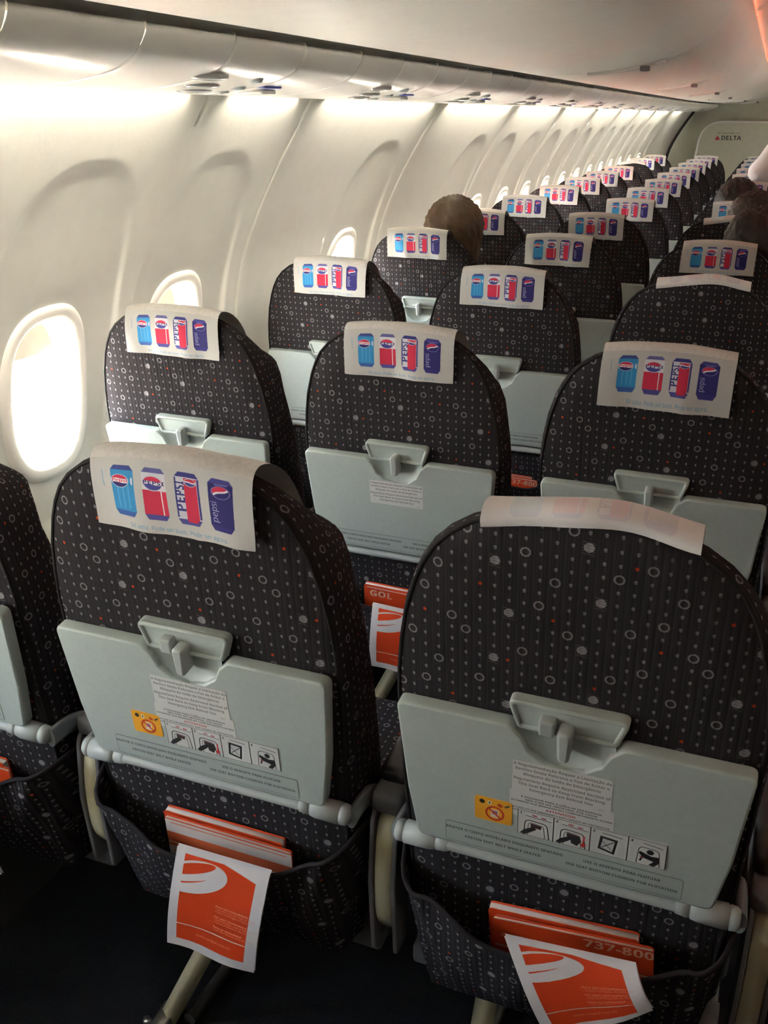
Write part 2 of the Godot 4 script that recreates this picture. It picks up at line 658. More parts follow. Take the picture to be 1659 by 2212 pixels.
func build_window(n: int, w: float, side: int):
	var root := base("window_%d" % n, Vector3(sx(look(WALLX, WC), w, side), WC, w))
	tag(root, "", "", "", "structure")
	var o := root.position
	var f := 1.0 if side == 0 else -1.0
	var N := 56
	# bezel lip round the opening
	var st := nst()
	var rows := []
	for q in [[0.034, 0.001], [0.030, -0.006], [0.020, -0.009], [0.008, -0.008], [0.0, -0.002], [-0.004, 0.012], [-0.010, 0.045], [-0.014, 0.075]]:
		var row := PackedVector3Array()
		for j in N + 1:
			var t := TAU * j / N
			var p := opening(t, q[0])
			row.append(wall_pt(w + p.x, WC + p.y, side, q[1]) - o)
		rows.append(row)
	patch(st, rows)
	mi("frame", done(st, M.bezel), root)
	# blind let down a little at the top of the opening
	var drop := 0.075 if n % 3 != 1 else 0.055
	if side == 1 and w > -0.9: drop = 0.30  # unseen right blinds near the camera drawn down to hold back daylight
	st = nst()
	rows = []
	for i in 5:
		var row := PackedVector3Array()
		for j in 13:
			var z := lerpf(-0.088, 0.088, j / 12.0)
			var y := lerpf(0.150, 0.150 - drop, i / 4.0)
			row.append(wall_pt(w + z, WC + y, side, 0.052) - o)
		rows.append(row)
	patch(st, rows)
	mi("blind", done(st, M.shade), root)
	# outer pane
	st = nst()
	var mid := wall_pt(w, WC, side, 0.070) - o
	ng(st)
	for j in N:
		var p := opening(TAU * j / N, -0.010)
		var q := opening(TAU * (j + 1) / N, -0.010)
		tri(st, mid, wall_pt(w + p.x, WC + p.y, side, 0.070) - o, wall_pt(w + q.x, WC + q.y, side, 0.070) - o)
	mi("pane", done(st, M.pane), root)

func sweep(prof: Array, zs: Array, side: int, m: Material) -> ArrayMesh:
	var st := nst()
	var p2 := []
	for q in prof: p2.append(Vector3(q[0], q[1], 0))
	var fine := spline(p2, 3)
	var rows := []
	for z in zs:
		var row := PackedVector3Array()
		for q in fine: row.append(Vector3(sx(q.x, z, side), q.y, z))
		rows.append(row)
	patch(st, rows)
	return done(st, m)

func quad_sheet(pts: Array, m: Material, called: String, parent: Node) -> MeshInstance3D:
	var st := nst()
	ng(st)
	tri(st, pts[0], pts[1], pts[2]); tri(st, pts[0], pts[2], pts[3])
	return mi(called, done(st, m), parent)

func solid(called: String, c: Vector3, s: Vector3, m: Material, parent: Node, r := 0.004) -> MeshInstance3D:
	var st := nst()
	rbox(st, c, s, minf(r, minf(s.x, minf(s.y, s.z)) * 0.45), 2)
	return mi(called, done(st, m), parent)

func build_shell():
	# floor, with thickness
	var fl := solid("floor", Vector3(MID, -0.03, (REAR + FRONT) * 0.5), Vector3(3.6, 0.06, REAR - FRONT + 0.2), M.carpet, self)
	tag(fl, "", "", "", "structure")
	for side in 2:
		var wall := base("wall_left" if side == 0 else "wall_right")
		tag(wall, "", "", "", "structure")
		for k in SEAMS.size() - 1:
			mi("panel", wall_panel(SEAMS[k], SEAMS[k + 1], side), wall)
		for z in SEAMS:
			var st := nst()
			var rows := []
			for y in span(-0.02, 1.66, 0.06):
				rows.append(PackedVector3Array([wall_pt(z + 0.02, y, side, 0.011), wall_pt(z - 0.02, y, side, 0.011)]))
			patch(st, rows)
			mi("seam_strip", done(st, M.wall), wall)
		for w in WINDOWS:
			var st := nst()
			for e in [-0.235, 0.235]:
				var rows := []
				for y in span(0.44, 1.53, 0.04):
					rows.append(PackedVector3Array([wall_pt(w + e + 0.02, y, side, 0.004), wall_pt(w + e, y, side, 0.004), wall_pt(w + e - 0.02, y, side, 0.004)]))
				patch(st, rows)
			for yb in [0.50, 1.47]:
				var rows := []
				for z in span(w - 0.25, w + 0.25, 0.03):
					rows.append(PackedVector3Array([wall_pt(z, yb + 0.02, side, 0.004), wall_pt(z, yb, side, 0.004), wall_pt(z, yb - 0.02, side, 0.004)]))
				patch(st, rows)
			mi("backing_frame", done(st, M.wall), wall)
		var sk := nst()
		var skr := []
		for z in span(REAR, FRONT, 0.4):
			var row := PackedVector3Array()
			for q in [[0.0, -0.016], [0.30, -0.016], [0.325, -0.012], [0.33, 0.0]]: row.append(wall_pt(z, q[0], side, q[1]))
			skr.append(row)
		patch(sk, skr)
		tag(mi("baseboard_left" if side == 0 else "baseboard_right", done(sk, M.dado), self), "", "", "", "structure")
		for k in WINDOWS.size():
			build_window(k + 1 + side * WINDOWS.size(), WINDOWS[k], side)
		# light channel behind the service panels, one lamp for each wall panel
		var zs := span(REAR, FRONT, 0.35)
		var back := sweep([[-0.40, 1.66], [-0.41, 1.70], [-0.30, 1.72], [-0.15, 1.72]], zs, side, M.psu)
		var cv := mi("trim_%d" % (1 + side), back, self)
		tag(cv, "", "", "", "structure")
		for k in SEAMS.size() - 1:
			wash_lamp(SEAMS[k] - 0.085, SEAMS[k + 1] + (0.085 if k < SEAMS.size() - 2 else 0.5), side, k)
		service_panels(side)
		overhead_bins(side)
	build_ceiling()
	build_engine()
	# unseen concrete apron, added to bounce sunlight up onto the bins
	tag(solid("added_ground", Vector3(MID, -2.75, -4.0), Vector3(90, 0.1, 90), M.apron, self), "", "", "", "structure")
	build_ends()

func nth(k: int, n: int) -> String:
	var w := ["first", "second", "third", "fourth", "fifth", "sixth", "seventh"]
	return "%s from the rear wall" % w[k] if k < n / 2 else "%s from the front bulkhead" % w[n - 1 - k]

func wash_lamp(z0: float, z1: float, side: int, k: int):
	var mid := (z0 + z1) * 0.5
	var st := nst()
	var rows := []
	for z in span(z0, z1, 0.3):
		rows.append(PackedVector3Array([Vector3(sx(-0.449, z, side), 1.583, z), Vector3(sx(-0.439, z, side), 1.583, z), Vector3(sx(-0.437, z, side), 1.591, z), Vector3(sx(-0.447, z, side), 1.591, z), Vector3(sx(-0.449, z, side), 1.583, z)]))
	patch(st, rows)
	var lamp := base("wash_light")
	mi("light_strip", done(st, M.wash), lamp)
	for ze in [z0 + 0.004, z1 - 0.004]:
		var eb := nst()
		ng(eb)
		var q := []
		for c in [[-0.410, 1.60], [-0.446, 1.562], [-0.4625, 1.538], [-0.458, 1.5315], [-0.4985, 1.5315], [-0.480, 1.557], [-0.446, 1.60]]: q.append(Vector3(sx(c[0], ze, side), c[1], ze))
		for k2 in range(1, q.size() - 1): tri(eb, q[0], q[k2], q[k2 + 1])
		mi("end_baffle", done(eb, M.psu), lamp)  # baffle added to cut the wash light off between lamps
	tag(lamp, "warm white strip light along the top of the %s wall, %s" % [["left", "right"][side], nth(k, SEAMS.size() - 1)], "light", "wall wash strip lights")
	var l := AreaLight3D.new()
	l.name = "wash_light_beam"
	l.area_size = Vector2(absf(z1 - z0), 0.008)
	l.light_color = Color(1.0, 0.97, 0.925)
	l.light_energy = WASH_ENERGY * absf(z1 - z0)
	l.area_range = 20.0
	l.shadow_enabled = true
	var f := 1.0 if side == 0 else -1.0
	var zx := Vector3(0.35 * f, 1, 0).normalized()      # light shines along -z of the node: down and slightly to the wall
	var xx := Vector3(0, 0, 1)
	l.transform = Transform3D(Basis(xx, zx.cross(xx), zx), Vector3(sx(-0.444, mid, side), 1.5815, mid))
	add_child(l)

func service_panels(side: int):
	# panels over the seats, one unit to each seat row and a filler piece between
	var z := 0.197 + 2.0 * PITCH
	var n := 0
	while z > FRONT + 0.05:
		var len_ := PITCH
		var z1 := maxf(z - len_ + 0.003, FRONT)
		var root := base("service_panel", Vector3(sx(-0.35, (z + z1) * 0.5, side), 1.54, (z + z1) * 0.5))
		tag(root, "off-white service panel with reading lights above the %s side, %s" % [["left", "right"][side], row_words(n - 1) if n > 1 and n < 15 else "behind the seats" if n == 1 else "at the rear wall" if n == 0 else "ahead of the front row" if n == 15 else "nearly at the front bulkhead" if n == 16 else "touching the front bulkhead"], "service panel", "service panels above the %s seat rows" % ["left", "right"][side])
		var o := root.position
		var st := nst()
		var p2 := []
		for q in LIP: p2.append(Vector3(q[0], q[1], 0))
		var fine := spline(p2, 3)
		var cut := [z, maxf(z - 0.257, z1), maxf(z - 0.527, z1), z1]
		for piece in 3:
			var za: float = cut[piece] - (0.0015 if piece > 0 else 0.0)
			var zb: float = cut[piece + 1] + (0.0015 if piece < 2 else 0.0)
			if za - zb < 0.03: continue
			st = nst()
			var rows := []
			var zz := [za, za - 0.0015, za - 0.004]
			zz.append_array(span(za - 0.010, zb + 0.010, 0.13))
			zz.append_array([zb + 0.004, zb + 0.0015, zb])
			for k in zz.size():
				var lift: float = 0.005 if k == 0 or k == zz.size() - 1 else 0.0012 if k == 1 or k == zz.size() - 2 else 0.0
				var row := PackedVector3Array()
				for q in fine: row.append(Vector3(sx(q.x, zz[k], side), q.y + lift, zz[k]) - o)
				rows.append(row)
			patch(st, rows)
			mi("panel_shell", done(st, M.psu), root)
		var f := 1.0 if side == 0 else -1.0
		var zc := z - 0.14
		# three oval reading lights and three air nozzles, a sign and a speaker grille
		for k in 3:
			st = nst()
			var x := -0.38 + k * 0.052
			lathe(st, [[0.0001, -0.003], [0.010, -0.004], [0.019, -0.003], [0.024, 0.0], [0.025, 0.006]], Transform3D(Basis.from_scale(Vector3(1, 1, 2.2)), Vector3(sx(x, zc, side), lip_y(x), zc + 0.06 * k) - o), 20)
			mi("reading_light", done(st, M.lens), root)
		for k in 3:
			st = nst()
			var x := -0.38 + k * 0.052
			lathe(st, [[0.0001, -0.004], [0.005, -0.005], [0.009, -0.003], [0.013, -0.003], [0.017, 0.004]], Transform3D(Basis.IDENTITY, Vector3(sx(x, zc, side), lip_y(x), zc - 0.10 + 0.03 * k) - o), 18)
			mi("air_nozzle", done(st, M.grey), root)
		st = nst()
		rbox(st, Vector3(sx(-0.31, zc, side), lip_y(-0.31) + 0.002, zc - 0.16) - o, Vector3(0.022, 0.010, 0.07), 0.003, 2)
		mi("sign", done(st, M.blue_sign), root)
		st = nst()
		rbox(st, Vector3(sx(-0.36, zc, side), lip_y(-0.36) - 0.001, zc - 0.19) - o, Vector3(0.07, 0.008, 0.06), 0.003, 2)
		mi("speaker_grille", done(st, M.psu), root)
		st = nst()
		for i in 5:
			for j in 4:
				lathe(st, [[0.0001, 0.0], [0.0035, 0.0], [0.0035, 0.002]], Transform3D(Basis.IDENTITY, Vector3(sx(-0.36 - 0.024 + i * 0.012, zc, side), lip_y(-0.36) - 0.0055, zc - 0.19 - 0.018 + j * 0.012) - o), 8)
		mi("grille_holes", done(st, M.psu), root)
		z = z1 - 0.003
		n += 1

func lip_y(x: float) -> float:
	for k in range(4, LIP.size() - 1):
		if x <= LIP[k + 1][0]:
			return lerpf(LIP[k][1], LIP[k + 1][1], (x - LIP[k][0]) / (LIP[k + 1][0] - LIP[k][0]))
	return LIP[-1][1]

func overhead_bins(side: int):
	var cuts := [REAR, 0.35, -2.5, -4.5, -6.5, -8.5, -10.4, FRONT]
	for k in cuts.size() - 1:
		var z0: float = cuts[k] - 0.003
		var z1: float = cuts[k + 1] + 0.003
		var root := base("overhead_bin", Vector3(sx(0.1, (z0 + z1) * 0.5, side), 1.62, (z0 + z1) * 0.5))
		var o := root.position
		var ordn: String = ["rearmost", "second from the rear", "third from the rear", "fourth from the front bulkhead", "third from the front bulkhead", "second from the front bulkhead", "frontmost"][k]
		tag(root, "smooth off-white overhead luggage bin above the %s seats, %s" % [["left", "right"][side], ordn], "luggage bin", "overhead luggage bins")
		var st := nst()
		var p2 := []
		for q in BELLY: p2.append(Vector3(q[0], q[1], 0))
		var fine := spline(p2, 3)
		var rows := []
		var zz := [z0, z0 - 0.002, z0 - 0.007]
		zz.append_array(span(z0 - 0.02, z1 + 0.02, 0.25))
		zz.append_array([z1 + 0.007, z1 + 0.002, z1])
		for i in zz.size():
			var lift: float = 0.008 if i == 0 or i == zz.size() - 1 else 0.002 if i == 1 or i == zz.size() - 2 else 0.0
			var row := PackedVector3Array()
			for q in fine: row.append(Vector3(sx(q.x - lift * 0.5, zz[i], side), q.y + lift, zz[i]) - o)
			rows.append(row)
		patch(st, rows)
		# top of the box
		var rows2 := []
		for z in span(z0, z1, 0.3):
			rows2.append(PackedVector3Array([Vector3(sx(0.42, z, side), 1.94, z) - o, Vector3(sx(-0.2, z, side), 1.98, z) - o, Vector3(sx(-0.205, z, side), 1.66, z) - o]))
		patch(st, rows2)
		mi("bin_door", done(st, M.bin), root)
		# latch set into the belly next to the joint
		st = nst()
		var lz := z1 + 0.035
		var lp := []
		for q in [[0.02, 1.6175], [0.10, 1.6235], [0.18, 1.635], [0.26, 1.6545]]:
			lp.append(Vector3(sx(q[0], lz, side), q[1] - 0.002, lz) - o)
		tube(st, spline(lp, 4), 0.007, 8, 1.0, Vector3(0, 0, 1))
		mi("latch_bar", done(st, M.psu), root)
		st = nst()
		rbox(st, Vector3(sx(0.20, lz, side), 1.628, lz + 0.01) - o, Vector3(0.03, 0.016, 0.02), 0.004, 2)
		mi("latch", done(st, M.bracket), root)
		# seal behind the joint
	var seal := nst()
	for k in range(1, cuts.size() - 1):
		var rows := []
		for q in BELLY: rows.append(PackedVector3Array([Vector3(sx(q[0] - 0.004, cuts[k], side), q[1] + 0.010, cuts[k] + 0.02), Vector3(sx(q[0] - 0.004, cuts[k], side), q[1] + 0.010, cuts[k] - 0.02)]))
		patch(seal, rows)
	var s := mi("trim_%d" % (3 + side), done(seal, M.wall), self)
	tag(s, "", "", "", "structure")
	# dark channel between service panels and bins
	var ch := sweep([[-0.230, 1.6115], [-0.30, 1.614], [-0.375, 1.625], [-0.385, 1.66], [-0.375, 1.695], [-0.30, 1.702], [-0.22, 1.698], [-0.200, 1.668], [-0.196, 1.650]], span(REAR, FRONT, 0.35), side, M.psu)
	var c := mi("trim_%d" % (5 + side), ch, self)
	tag(c, "", "", "", "structure")

func build_ceiling():
	var st := nst()
	var rows := []
	var prof := [[0.40, 1.96], [0.47, 2.00], [0.56, 2.06], [0.72, 2.12], [1.0, 2.15], [1.28, 2.12], [1.44, 2.06], [1.53, 2.00], [1.60, 1.96]]
	for z in span(REAR, FRONT, 0.5):
		var row := PackedVector3Array()
		for q in prof: row.append(Vector3(q[0], q[1], z))
		rows.append(row)
	patch(st, rows)
	var c := mi("ceiling", done(st, M.bin), self)
	tag(c, "", "", "", "structure")
	# roof over everything, so that daylight enters by the windows only
	solid("ceiling_roof", Vector3(MID, 2.22, (REAR + FRONT) * 0.5), Vector3(3.3, 0.06, REAR - FRONT + 0.2), M.bin, self).set_meta("kind", "structure")
	for side in 2:
		var s2 := nst()
		var rr := []
		for z in span(REAR + 0.1, FRONT - 0.1, 0.4):
			rr.append(PackedVector3Array([Vector3(sx(-0.40, z, side), 1.655, z), Vector3(sx(-0.52, z, side), 1.67, z), Vector3(sx(-0.52, z, side), 1.9, z), Vector3(sx(-0.50, z, side), 2.2, z)]))
		patch(s2, rr)
		mi("trim_%d" % (7 + side), done(s2, M.bin), self).set_meta("kind", "structure")
		for k in 6:
			var z0 := 1.9 - k * 2.25
			var z1 := z0 - 2.1
			var mid := (z0 + z1) * 0.5
			var lamp := solid("cove_light", Vector3(sx(0.43, mid, side) - taper(mid) * (1 if side == 0 else -1), 1.955, mid), Vector3(0.02, 0.012, 2.1), M.cove, self)
			tag(lamp, "pinkish cove light along the top of the %s overhead bins, %s" % [["left", "right"][side], nth(k, 6)], "light", "ceiling cove lights")
			var l := AreaLight3D.new()
			l.name = "cove_light_beam"
			l.area_size = Vector2(2.1, 0.02)
			l.light_color = Color(1.0, 0.50, 0.36)
			l.light_energy = COVE_ENERGY
			l.area_range = 20.0
			l.shadow_enabled = true
			var f := 1.0 if side == 0 else -1.0
			var zx := Vector3(-0.55 * f, -0.8, 0).normalized()
			var xx := Vector3(0, 0, 1)
			l.transform = Transform3D(Basis(xx, zx.cross(xx), zx), Vector3(MID + (0.43 - MID) * f, 1.964, mid))
			add_child(l)

func build_engine():
	# unseen orange engine cowlings, added to bounce salmon light onto the bins
	for side in 2: one_engine(side)

func one_engine(side: int):
	var root := base("added_nacelle", Vector3(-3.0, -0.9, -4.8) if side == 0 else Vector3(2.0 * MID + 3.0, -0.9, -3.4))
	tag(root, "added orange engine cowling bouncing tinted light through the %s cabin windows" % ["left", "right"][side], "engine", "added jet engines")
	var turn := Basis(Vector3.RIGHT, PI * 0.5)
	var st := nst()
	lathe(st, [[0.80, -1.60], [0.86, -1.66], [0.92, -1.62], [0.97, -1.40], [1.02, -0.9], [1.03, -0.2], [1.0, 0.6], [0.90, 1.3], [0.74, 1.8]], Transform3D(turn, Vector3.ZERO), 48)
	mi("cowling", done(st, M.bounce_orange), root)
	st = nst()
	lathe(st, [[0.84, -1.655], [0.80, -1.60], [0.78, -1.3], [0.78, -1.0], [0.01, -1.0]], Transform3D(turn, Vector3.ZERO), 48)
	mi("intake", done(st, M.steel), root)
	st = nst()
	lathe(st, [[0.72, 1.79], [0.50, 1.7], [0.42, 2.1], [0.12, 2.6], [0.01, 2.65]], Transform3D(turn, Vector3.ZERO), 32)
	mi("exhaust_cone", done(st, M.steel), root)
	st = nst()
	rbox(st, Vector3(0, 0.98, 0.9), Vector3(0.22, 0.5, 2.2), 0.08, 3)
	mi("pylon", done(st, M.wall), root)

func build_ends():
	var st := nst()
	rbox(st, Vector3(MID, 1.08, FRONT - 0.03), Vector3(3.6, 2.3, 0.06), 0.004, 1)
	var wf := mi("wall_front", done(st, M.bulkhead), self)
	tag(wf, "", "", "", "structure")
	st = nst()
	rbox(st, Vector3(MID, 1.08, REAR + 0.05), Vector3(3.6, 2.3, 0.06), 0.004, 1)
	tag(mi("wall_back", done(st, M.dark_wall), self), "", "", "", "structure")  # unseen end wall, kept dark so little light bounces onto the seats
	# dark gasket where the side wall meets the bulkhead
	st = nst()
	var pts := []
	for y in span(0.0, 1.6, 0.08): pts.append(wall_pt(FRONT + 0.012, y, 0, -0.012))
	tube(st, pts, 0.016, 8)
	tag(mi("trim_9", done(st, M.gasket), self), "", "", "", "structure")
	# partition board with rounded corners and a polished metal edge
	var root := base("partition", Vector3(0.25, 0, FRONT + 0.09))
	tag(root, "cream cabin partition board with rounded polished metal edge and airline lettering, at the front bulkhead", "partition")
	var poly := rpoly([Vector2(-0.58, 0.0), Vector2(0.50, 0.0), Vector2(0.50, 1.425), Vector2(-0.45, 1.425)], [0.0, 0.0, 0.2, 0.26], 10)
	st = nst()
	slab(st, poly, 0.0, 0.03, 0.004)
	mi("board", done(st, M.bulkhead), root)
	st = nst()
	var ed := []
	for k in poly.size() + 1:
		var p := poly[k % poly.size()]
		ed.append(Vector3(p.x, p.y, 0.026))
	tube(st, ed, 0.011, 8, 1.0, Vector3(0, 0, 1), false)
	mi("metal_edge", done(st, M.chrome), root)
	var tx := root.position.x
	lettering(root, "DELTA", Vector3(0.135 - tx, 1.253, 0.031), 0.066, M.black_print, true)
	lettering(root, "em cooperação com", Vector3(0.105 - tx, 1.305, 0.031), 0.024, M.black_print, false)
	st = nst()
	ng(st)
	var c := Vector3(-0.012 - tx, 1.253, 0.0315)
	tri(st, c + Vector3(-0.026, -0.022, 0), c + Vector3(0.026, -0.022, 0), c + Vector3(0, 0.026, 0))
	mi("emblem", done(st, M.red_print), root)

func lettering(parent: Node, s: String, at: Vector3, em: float, m: Material, bold: bool):
	var t := TextMesh.new()
	var f := SystemFont.new()
	f.font_names = PackedStringArray(["Droid Sans"])
	if bold: f.font_weight = 700
	t.font = f
	t.font_size = 32
	t.pixel_size = em / 32.0
	t.depth = 0.001
	t.text = s
	t.material = m
	mi("lettering", t, parent, Transform3D(Basis.from_scale(Vector3(1.12, 1, 1)), at))

# ------------------------------------------------------------------ seats
const HALF := [[-0.52, 0.180], [-0.40, 0.192], [-0.2, 0.200], [0.0, 0.205], [0.05, 0.203], [0.10, 0.197], [0.15, 0.187], [0.19, 0.172]]
const DEPTH := [[-0.5, 0.17], [-0.35, 0.165], [-0.15, 0.145], [0.0, 0.118], [0.08, 0.104], [0.13, 0.110], [0.19, 0.122], [0.25, 0.112], [0.30, 0.088]]

func back_outline() -> PackedVector2Array:   # clockwise from bottom left over the top to bottom right
	var left := []
	for k in 17:
		var t := lerpf(-0.52, 0.17, k / 16.0)
		left.append(Vector2(-look(HALF, t), t))
	for q in [[0.170, 0.194], [0.157, 0.217], [0.139, 0.237], [0.115, 0.254], [0.086, 0.266], [0.053, 0.273], [0.02, 0.2755]]:
		left.append(Vector2(-q[0], q[1]))
	var out := PackedVector2Array()
	for p in left: out.append(p)
	for k in range(left.size() - 1, -1, -1): out.append(Vector2(-left[k].x, left[k].y))
	return out

func grow(poly: PackedVector2Array, d: float) -> PackedVector2Array:   # open line, outward = left of travel
	var out := PackedVector2Array()
	var n := poly.size()
	for i in n:
		var t := (poly[mini(i + 1, n - 1)] - poly[maxi(i - 1, 0)]).normalized()
		out.append(poly[i] + Vector2(-t.y, t.x) * d)
	return out

func backrest_mesh() -> ArrayMesh:
	var st := nst()
	var ol := back_outline()
	var n := ol.size()
	# face: rows across between the two sides
	var half := n / 2
	var rows := []; var uvs := []
	for i in half:
		var row := PackedVector3Array(); var uv := PackedVector2Array()
		var w := -ol[i].x; var t := ol[i].y
		for j in 17:
			var x := lerpf(-w, w, j / 16.0)
			# pillowed a little towards the edges
			var e := minf(w - absf(x), 0.28 - t + 0.004)
			var nn := -0.007 * pow(1.0 - clampf(e / 0.045, 0, 1), 2.0)
			row.append(Vector3(x, t, nn)); uv.append(Vector2(x, -t) / TILE)
		rows.append(row); uvs.append(uv)
	patch(st, rows, uvs)
	# boxed side
	rows = []; uvs = []
	var arc := [0.0]
	for i in range(1, n): arc.append(arc[i - 1] + ol[i].distance_to(ol[i - 1]))
	for q in [[-0.001, 0.0], [0.004, 0.05], [0.008, 0.20], [0.007, 0.45], [0.002, 0.72], [-0.006, 0.90], [-0.018, 1.0]]:
		var g := grow(ol, q[0])
		var row := PackedVector3Array(); var uv := PackedVector2Array()
		for i in n:
			var d := look(DEPTH, ol[i].y)
			row.append(Vector3(g[i].x, g[i].y - top_drop(ol[i].y, d * q[1]), -0.007 - d * q[1])); uv.append(Vector2(q[1] * 0.12 + 0.03, arc[i] - 0.4) / TILE)
		rows.append(row); uvs.append(uv)
	patch(st, rows, uvs)
	# passenger's side
	rows = []; uvs = []
	var g2 := grow(ol, -0.018)
	for i in half:
		var row := PackedVector3Array(); var uv := PackedVector2Array()
		var w := -g2[i].x; var t := g2[i].y
		for j in 11:
			var x := lerpf(-w, w, j / 10.0)
			row.append(Vector3(x, t - top_drop(ol[i].y, look(DEPTH, ol[i].y)), -0.007 - look(DEPTH, ol[i].y) - 0.018 * (1.0 - pow(absf(x) / maxf(w, 0.01), 2.0)))); uv.append(Vector2(x, -t) / TILE)
		rows.append(row); uvs.append(uv)
	patch(st, rows, uvs)
	return done(st, M.fabric)

func top_drop(t: float, d: float) -> float:   # the top of the cushion falls away towards the passenger
	d = minf(d, 0.09)
	return smoothstep(0.10, 0.27, t) * (0.30 * d + 5.0 * d * d)

func piping_mesh() -> ArrayMesh:
	var st := nst()
	var p := []
	for q in back_outline(): p.append(Vector3(q.x, q.y, -0.0075))
	tube(st, p, 0.0028, 6, 1.0, Vector3(0, 0, 1))
	return done(st, M.piping)

func tray_mesh() -> ArrayMesh:
	var st := nst()
	# clockwise list is turned at the end; notch for the latch at the top
	var cs := [Vector2(-0.178, -0.203), Vector2(0.180, -0.203), Vector2(0.192, -0.12), Vector2(0.201, 0.012), Vector2(0.064, 0.012)]
	var rd := [0.012, 0.012, 0.05, 0.010, 0.012]
	for a in [-8, -35, -62, -90, -118, -145, -172]:
		cs.append(Vector2(cos(deg_to_rad(a)) * 0.050, 0.004 + sin(deg_to_rad(a)) * 0.042))
		rd.append(0.004)
	cs.append(Vector2(-0.064, 0.012)); rd.append(0.012)
	cs.append(Vector2(-0.200, 0.012)); rd.append(0.010)
	cs.append(Vector2(-0.190, -0.12)); rd.append(0.05)
	slab(st, rpoly(cs, rd, 4), 0.002, 0.020, 0.003)
	# scooped finger well behind the notch
	var rows := []
	for q in [[1.04, 0.0165], [0.93, 0.012], [0.75, 0.0075], [0.5, 0.0055], [0.2, 0.005]]:
		var row := PackedVector3Array()
		for k in 25:
			var a := deg_to_rad(lerpf(4, -184, k / 24.0))
			row.append(Vector3(cos(a) * 0.053 * q[0], 0.006 + sin(a) * 0.045 * q[0], q[1]))
		rows.append(row)
	patch(st, rows)
	return done(st, M.tray)

func latch_plate_mesh() -> ArrayMesh:
	var st := nst()
	var poly := rpoly([Vector2(-0.056, 0.006), Vector2(0.056, 0.006), Vector2(0.069, 0.046), Vector2(-0.069, 0.046)], [0.008, 0.008, 0.009, 0.009], 5)
	slab(st, poly, -0.002, 0.012, 0.003)
	var e := []
	var inn := inset(poly, 0.0035)
	for k in inn.size() + 1: e.append(Vector3(inn[k % inn.size()].x, inn[k % inn.size()].y, 0.012))
	tube(st, e, 0.0035, 8, 1.0, Vector3(0, 0, 1), false)
	return done(st, M.tray)

func knob_mesh(kind: int) -> ArrayMesh:
	var st := nst()
	if kind == 0:
		slab(st, rpoly([Vector2(-0.0065, -0.016), Vector2(0.0065, -0.016), Vector2(0.0085, 0.026), Vector2(-0.0085, 0.026)], [0.006], 5), 0.008, 0.032, 0.0035)
	else:
		slab(st, rrect(0.018, 0.022, 0.003, Vector2(-0.021, 0.021)), 0.008, 0.025, 0.003)
	return done(st, M.grey)

